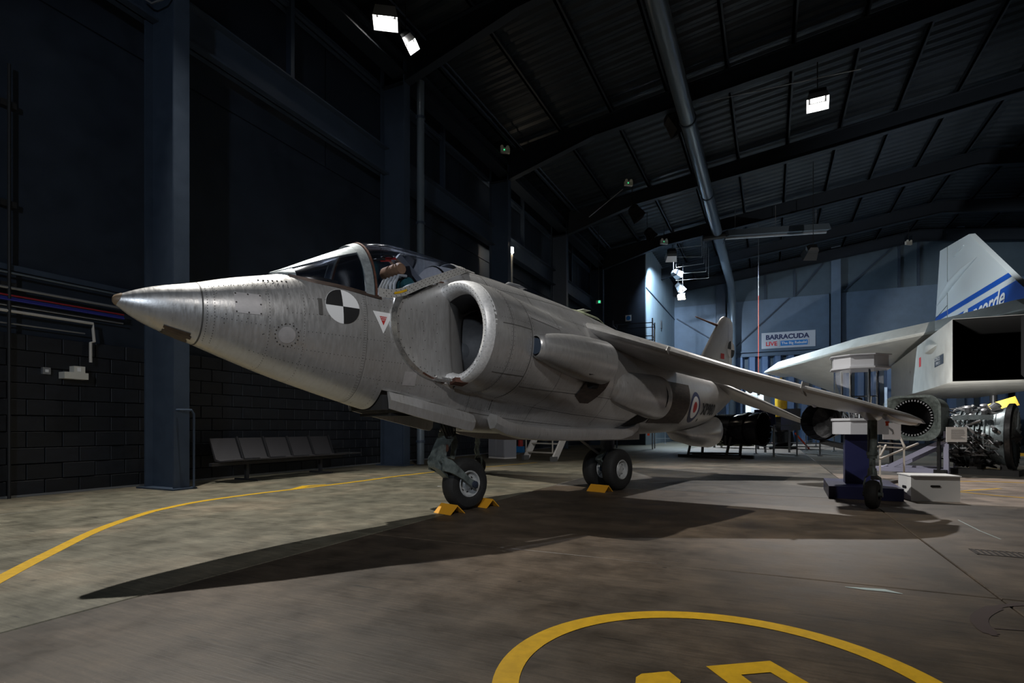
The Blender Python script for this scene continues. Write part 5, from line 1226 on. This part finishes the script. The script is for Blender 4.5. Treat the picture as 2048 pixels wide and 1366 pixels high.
# engine on a lilac trolley
e0 = fl(1893,948); t = thing('turbojet_engine', 'large grey turbojet with exposed pipework and dark fan face at right', 'engine', (e0.x,e0.y,0), -.42)
z = .80; ex = .03
prof = [(-.02,.50),(.1,.55),(.3,.56),(.55,.55),(.8,.60),(.9,.64)]
B().lathe(prof, (ex,.55,z), (1,0,0), 40).build('casing', 'engine', t)
for k in range(8): B().lathe([(0,.575),(0,.595),(.02,.595),(.02,.575)], (ex+.15+.085*k,.55,z), (1,0,0), 40).build('casing_rib', 'engine', t)
B().lathe([(0,.66),(.02,.70),(.10,.70),(.12,.66),(.12,.60),(.05,.55)], (ex+.9,.55,z), (1,0,0), 40).build('front_ring', 'enginedark', t)
B().lathe([(0,.6),(0.02,.2),(.1,.14),(.2,0)], (ex+.93,.55,z), (1,0,0), 24).build('fan_hub', 'enginedark', t)
bl = None
for k in range(24):
    a = 2*PI*k/24
    if bl is None: bl = B().loft([[(-.03,-.02,.2),(.03,.02,.2)],[(-.04,-.05,.62),(.04,.05,.62)]], closed=False).build('fan_blade', 'engine', t, smooth=False); o = bl
    else: o = bl.copy(); C.objects.link(o)
    o.location = (ex+1.0,.55,z); o.rotation_euler = (a,0,0)
rnd = random.Random(11)
for nm, mt_, cnt in (('pipework','grey',46),('dark_pipework','enginedark',40)):
    b = B()
    for k in range(cnt):
        a = rnd.uniform(PI*.1,PI*1.15) if nm == 'pipework' else rnd.uniform(PI*.9,PI*1.5); x = ex+rnd.uniform(0,.75); r = .60; P3 = []
        for j in range(4): P3.append((x+j*.07*rnd.choice((-1,1,1)), .55+math.cos(a+j*.12)*(r+.05*math.sin(j*1.5)), z+math.sin(a+j*.12)*(r+.05*math.sin(j*1.5))))
        b.tube(P3, rnd.choice((.012,.018,.028)), 7)
    for k in range(14):
        a = rnd.uniform(PI*.35,PI*1.0) if nm == 'pipework' else rnd.uniform(PI*.9,PI*1.3); x = ex+rnd.uniform(.05,.85); p_ = Vector((x,.55+math.cos(a)*.62,z+math.sin(a)*.62)); s_ = rnd.uniform(.03,.07)
        b.lathe([(0,0),(0,s_),(s_*2,s_),(s_*2.2,s_*.5),(s_*2.2,0)], p_, (rnd.choice((1,0)),math.cos(a),math.sin(a)), 10)
    b.build(nm, mt_, t)
B().box((ex+.1,-.16,z+.36),(ex+.75,-.08,z+.46)).build('oil_tank', 'engine', t, smooth=False)
B().box((ex,.2,0),(ex+1.1,.9,.12)).build('cradle', 'black', t, smooth=False); B().box((ex+.3,.3,.1),(ex+.5,.8,.3)).box((ex+.8,.3,.1),(ex+1.0,.8,.25)).build('cradle_block', 'black', t, smooth=False)
t2 = thing('lilac_stand', 'lilac grey triangular steel frame stand in front of the turbojet', 'stand', (e0.x,e0.y,0), -.42)
for y in (0,.9):
    B().bar((0,y,0),(0,y,.92),.09,.09,up=(1,0,0)).build('post', 'lilac', t2, smooth=False)
    B().bar((-1.35,y,.05),(.0,y,.05),.09,.10).build('base_rail', 'lilac', t2, smooth=False)
    B().bar((-1.05,y,.10),(-.03,y,.72),.07,.10).build('brace', 'lilac', t2, smooth=False)
B().bar((-1.3,0,.05),(-1.3,.9,.05),.08,.08).bar((-.0,0,.85),(0,.9,.85),.08,.08).build('cross_rail', 'lilac', t2, smooth=False)
def infosign(lb, u0, v0, u1, v1, Y, m='white', lines=9, title=None, back=None):
    a, c = at(u0,v1,Y), at(u1,v1,Y); H2 = (v1-v0)/F*Y; L2 = (c-a).length; t = thing('information_sign', lb, 'sign', a, math.atan2(c.y-a.y,c.x-a.x))
    B().box((0,0,0),(L2,.015,H2)).build('board', m, t, smooth=False)
    if title: text(title, H2*.10, 'lettering', 'black', t, (L2*.5,-.002,H2*.9), (PI/2,0,0), .001, bold=.0006)
    b = B(); rr = random.Random(5)
    for k in range(lines): b.box((L2*.22,-.003,H2*(.80-.075*k)),(L2*(.7+.22*rr.random()),0,H2*(.80-.075*k)+H2*.02))
    if lines: b.build('printed_lines', 'grey', t, smooth=False)
    return t, L2, H2
infosign('white information card with small print in front of the turbojet', 1893,854,1934,884,11.3)
t, L2, H2 = infosign('plain pale grey board behind the outrigger leg', 1766,846,1802,879,10.6, 'signwhite', 0)
B().add([(L2*.05,-.003,H2*.95),(L2*.6,-.003,H2*.35),(L2*.5,-.003,H2*.3),(L2*.55,-.003,H2*.6)], [(0,1,2,3)]).build('arrow_mark', 'grey', t, smooth=False)
# airliner exhaust nozzle unit between case and turbojet
p = at(1822,836,12.2); t = thing('exhaust_nozzle', 'square framed airliner exhaust nozzle with toothed ring, dark bore and steel frame', 'engine part', (p.x,p.y,0), -.62)
z = p.z; s_ = .58
def rr_(w2, h2, y, n=8, cr_=.28):
    out = []
    for cx2, cz2, a0 in ((w2-cr_,h2-cr_,0),(-w2+cr_,h2-cr_,90),(-w2+cr_,-h2+cr_,180),(w2-cr_,-h2+cr_,270)):
        for k in range(n): a = R(a0+90*k/(n-1)); out.append((cx2+cr_*math.cos(a), y, z+cz2+cr_*math.sin(a)))
    return out
def ci(r, y, n=32): return [(r*math.cos(R(2+360*k/n)), y, z+r*math.sin(R(2+360*k/n))) for k in range(n)]
B().loft([rr_(.52,.44,.5),rr_(.56,.48,0),rr_(.58,.50,0),rr_(.58,.50,-.03),rr_(.53,.45,-.03),ci(.42,.05),ci(.40,.5),ci(.36,.9)], capb=True).build('housing', 'gear', t, ang=30)
B().loft([ci(.37,.06),ci(.33,.5),ci(.3,.88)], capb=True).build('bore', 'gloss', t)
for k in range(40):
    a = 2*PI*k/40; B().box((-.012,-.01,.365),(.012,.02,.405)).build('tooth', 'grey', t, smooth=False)
    o = t.children[-1]; o.location = (0,.05,z); o.rotation_euler = (0,a,0)
B().bar((-.5,.2,.05),(-.5,.2,z-.42),.06,.06).bar((.45,.2,.05),(.45,.2,z-.42),.06,.06).bar((-.6,.2,.05),(.6,.2,.05),.08,.08).box((-.5,0,z-.5),(.5,.6,z-.46)).build('stand', 'enginedark', t, smooth=False)
b = B(); P5 = [at(1800,905,10.8),at(1808,884,11.0),at(1834,887,11.2),at(1795,912,10.6)]
g = [at(1782,832,11),at(1789,845,11),at(1808,896,11),at(1760,890,11),at(1762,912,10.8),at(1835,887,11.2)]
b.bar(at(1783,832,11.2),at(1810,896,11),.035,.035).bar(at(1755,893,11),at(1810,896,11),.04,.03).bar(at(1760,912,10.9),at(1772,890,11),.03,.03).bar(at(1760,918,10.8),at(1836,887,11.3),.035,.03).bar(at(1757,885,11.2),at(1806,888,11.2),.025,.02)
for u_ in (1760,1808): q = at(u_,890,11.0); b.bar((q.x,q.y,0),q,.03,.03)
tag(b.build('tube_frame', 'conduit'), 'lit pale tube frame between the outrigger leg and the lilac stand', 'frame')
# yellow lift frame at far right
p = at(2010,850,14.5); t = thing('yellow_gantry', 'yellow steel lifting frame standing behind the turbojet', 'frame', (p.x,p.y,0), -.42)
B().box((.0,-.05,0),(.10,.05,1.55)).build('post', 'yel2', t, smooth=False); B().bar((-.3,0,1.5),(.25,0,1.7),.12,.25).build('arm', 'yel2', t, smooth=False); B().bar((0,-.06,.3),(1.6,-.06,.3),.05,.08).build('rail', 'yel2', t, smooth=False)
B().box((-.10,-.1,.25),(.01,.1,1.3)).build('blue_panel', 'corr', t, smooth=False)
p = fl(2052,962); tag(B().lathe([(-.02,0),(0,.03),(.06,.045),(.2,.04),(.5,.04)], (p.x,p.y,.06), (.9,.2,.2), 14).build('chrome_castor', 'chrome'), 'chrome rounded end poking in at the right edge of the picture', 'castor')

# ================================================================ THE AIRLINER
M['inner_shade'] = mat('black intake liner', (0.006,0.006,0.006), 0.9, spec=0.1)  # near black, the deep intake shade put into the colour
al = thing('airliner', 'white delta winged airliner, tail fin with blue stripes', 'aircraft', (8.15,31,0), 0)
def AP(p): return (p[0]-8.15, p[1]-31, p[2])
def finp(y, z, x=8.15): return AP((x,y,z))
outl = [(37,5.6),(37,6.3),(36,10.35),(31.3,9.75),(25.2,5.85),(24.0,5.2),(24.0,4.9),(37,4.9)]
FT = .22
def slab(poly, x0, x1): return B().loft([[finp(y,z,x0) for y,z in poly],[finp(y,z,x1) for y,z in poly]], True)
slab(outl, 8.15, 8.15+FT).build('tail_fin', 'fin', al, smooth=False)
fo_ = [o for o in al.children][-1]; fo_['label'] = 'white tail fin with blue stripes'
def le(z): return 31.3+(25.2-31.3)*(9.75-z)/(9.75-5.85)
def te(z): return 37-1.0*(z-6.3)/4.05
# stripes slope with the picture: z falls towards the trailing edge
def band(za, zb2, ha, hb, m, off, nm):
    """za, zb2: bottom heights at trailing and leading edge; ha, hb thickness"""
    P4 = [(te(za)-.0,za),(te(za+ha)-.0,za+ha),(le(zb2+hb)+.0,zb2+hb),(le(zb2)+.0,zb2)]
    B().add([finp(y,z,8.15-off) for y,z in P4], [(0,1,2,3)]).build(nm, m, fo_, smooth=False)
band(6.72,6.62,.28,.22,'airblue',.008,'stripe')
P4 = [(37.05,4.9),(te(6.42),6.42),(le(6.38),6.38),(24.3,5.35),(24.3,4.9)]
B().add([finp(y,z,8.142) for y,z in P4], [tuple(range(5))]).build('blue_field', 'airblue', fo_, smooth=False)
for P2_ in (((34.6,5.0),(34.6,10.16)),((34.6,7.2),(36.8,6.9))):
    (y0,z0),(y1,z1) = P2_; B().bar(finp(y0,z0,8.14),finp(y1,z1,8.14),.03,.02,up=(1,0,0)).build('rudder_seam', 'gear', fo_, smooth=False)
B().loft([[finp(y, zc2+math.sin(q)*h2, 8.14-abs(math.cos(q))*d2) for q in [PI/2+PI*k/8 for k in range(9)]] for y, zc2, h2, d2 in ((36.6,7.55,.02,.02),(35.3,7.85,.16,.16),(33.8,8.15,.2,.2),(32,8.35,.14,.14),(30.2,8.42,.01,.01))], closed=False).build('actuator_fairing', 'fin', fo_)
B().bar(finp(33.5,9.35,8.13),finp(32.0,9.45,8.13),.05,.04).build('small_fairing', 'fin', fo_)
tx = text('Concorde', 1.0, 'lettering', 'white', fo_, (0,0,0), (0,0,0), .0, shear=.35, bold=.02, label='white lettering Concorde')
tx.data.transform(Matrix(((0,0,-1,0),(-1,0,0,0),(0,1,0,0),(0,0,0,1)))); 
tx.location = finp(29.8,6.02,8.12); tx.scale = (1,1.3,.95)
# delta wing: thin lens section, nearest edge is the leading edge
P1 = at(1528,746,29); P2 = at(2056,618,17)
wtop = [P1, at(1700,697,24), at(1870,662,20.5), P2, Vector((14,17.5,P2.z+.1)), Vector((14,38,P2.z+.2)), Vector((0.6,38,P1.z+.25))]
b = B(); up = Vector((0,0,.16)); lo = []
for dz, q in ((0.0,1.0),(.05,1.0),(.2,.90)):
    cen = sum((Vector(p_) for p_ in wtop), Vector())/len(wtop); lo.append([AP(cen+(Vector(p_)-cen)*q+Vector((0,0,dz+(.25 if q<1 else 0)))) for p_ in wtop])
cen = sum((Vector(p_) for p_ in wtop), Vector())/len(wtop)
lo = [[AP(cen+(p_-cen)*.97+Vector((0,0,-.05))) for p_ in wtop]]+lo
b.loft(lo, True); wg = b.build('delta_wing', 'conc', al, smooth=False); wg['label'] = 'broad pale delta wing, lit from below'
# drooped outer elevon surface below the wing edge
b = B(); e = [(at(1545,742,28),at(1650,744,31)),(at(1610,726,26.5),at(1668,765,30)),(at(1660,712,25),at(1640,787,29))]
rows = []
for k in range(13):
    q = k/12; A0 = e[0][0].lerp(e[2][0], q); C0 = at(1570+110*q, 748+42*q-0*q, 30.5)
    rows.append([AP(A0.lerp(C0, s2/6)+Vector((0,0,-.18*math.sin(PI*s2/6)*q))) for s2 in range(7)])
b.loft(rows, closed=False); b.build('drooping_elevon', 'conc', al)
# engine nacelle under the wing
n0 = at(1905,763,16); zb3, zt3 = n0.z, 4.15
fw = Vector((.02,1,0)).normalized(); nx0, ny0 = n0.x, n0.y
def NPt(dx, dy, z): return AP((nx0+dx+dy*.06, ny0+dy, z))
b = B(); b.loft([[NPt(0,0,zb3),NPt(3.4,0,zb3),NPt(3.4,0,zt3),NPt(0,0,zt3)],[NPt(0,4,zb3),NPt(3.4,4,zb3),NPt(3.4,4,zt3),NPt(0,4,zt3)],[NPt(0,14,zb3+.1),NPt(3.4,14,zb3+.1),NPt(3.4,14,zt3),NPt(0,14,zt3)]], False)
b.build('engine_nacelle', 'conc', al, smooth=False)
nc2 = al.children[-1]; nc2['label'] = 'boxy engine nacelle with dark intakes'
B().loft([[NPt(.02,d_,zb3+.03),NPt(3.38,d_,zb3+.03),NPt(3.38,d_,zt3-.01),NPt(.02,d_,zt3-.01)] for d_ in (.03,6.0)], False, capb=True).build('intake_duct', 'inner_shade', nc2, smooth=False)  # added black sleeve that makes the intake read as dark
B().box(NPt(1.66,-.5,zb3),NPt(1.74,.3,zt3)).build('intake_splitter', 'black', nc2, smooth=False)
B().add([NPt(-.01,1.2,zb3+.95),NPt(-.01,2.6,zb3+.95),NPt(-.01,2.6,zb3+.65),NPt(-.01,1.2,zb3+.65)],[(0,1,2,3)]).build('stencil_plate', 'steel', nc2, smooth=False)
tx = text('CONCORDE', .16, 'lettering', 'white', nc2, (0,0,0), (0,0,0), .0); tx.data.transform(Matrix(((0,0,-1,0),(-1,0,0,0),(0,1,0,0),(0,0,0,1)))); tx.location = NPt(-.02,1.9,zb3+.87)
tx = text('EMPLY 303', .13, 'lettering', 'white', nc2, (0,0,0), (0,0,0), .0); tx.data.transform(Matrix(((0,0,-1,0),(-1,0,0,0),(0,1,0,0),(0,0,0,1)))); tx.location = NPt(-.02,1.9,zb3+.73)
B().add([NPt(-.01,5.2,zb3+1.3),NPt(-.01,5.6,zb3+1.3),NPt(-.01,5.6,zb3+.95),NPt(-.01,5.2,zb3+.95)],[(0,1,2,3)]).build('red_plate', 'signred', nc2, smooth=False)
B().loft([[NPt(-.02-.12*math.sin(PI*q), 2.2+2.2*q, zb3+1.35+.2*s2*math.sin(PI*q)) for q in (0,.25,.5,.75,1)] for s2 in (-.5,0,.5)], closed=False).build('side_blister', 'conc', nc2)
# fuselage behind, mostly lost in the dark
b = B(); b.lathe([(-22,1.35),(-4,1.45),(8,1.3),(12,.7),(14,.1)], AP((9.9,27,4.9)), (0,1,0), 28)
b.build('fuselage', 'conc', al)
for (x, y) in ((12.5,24),(9.5,33)):
    B().tube([AP((x,y,4.4)),AP((x,y,.6))], .14, 12).build('landing_leg', 'grey', al)
    B().lathe([(-.35,0),(-.35,.55),(-.12,.6),(.12,.6),(.35,.55),(.35,0)], AP((x,y,.6)), (1,0,0), 24).build('landing_wheel', 'rubber', al)
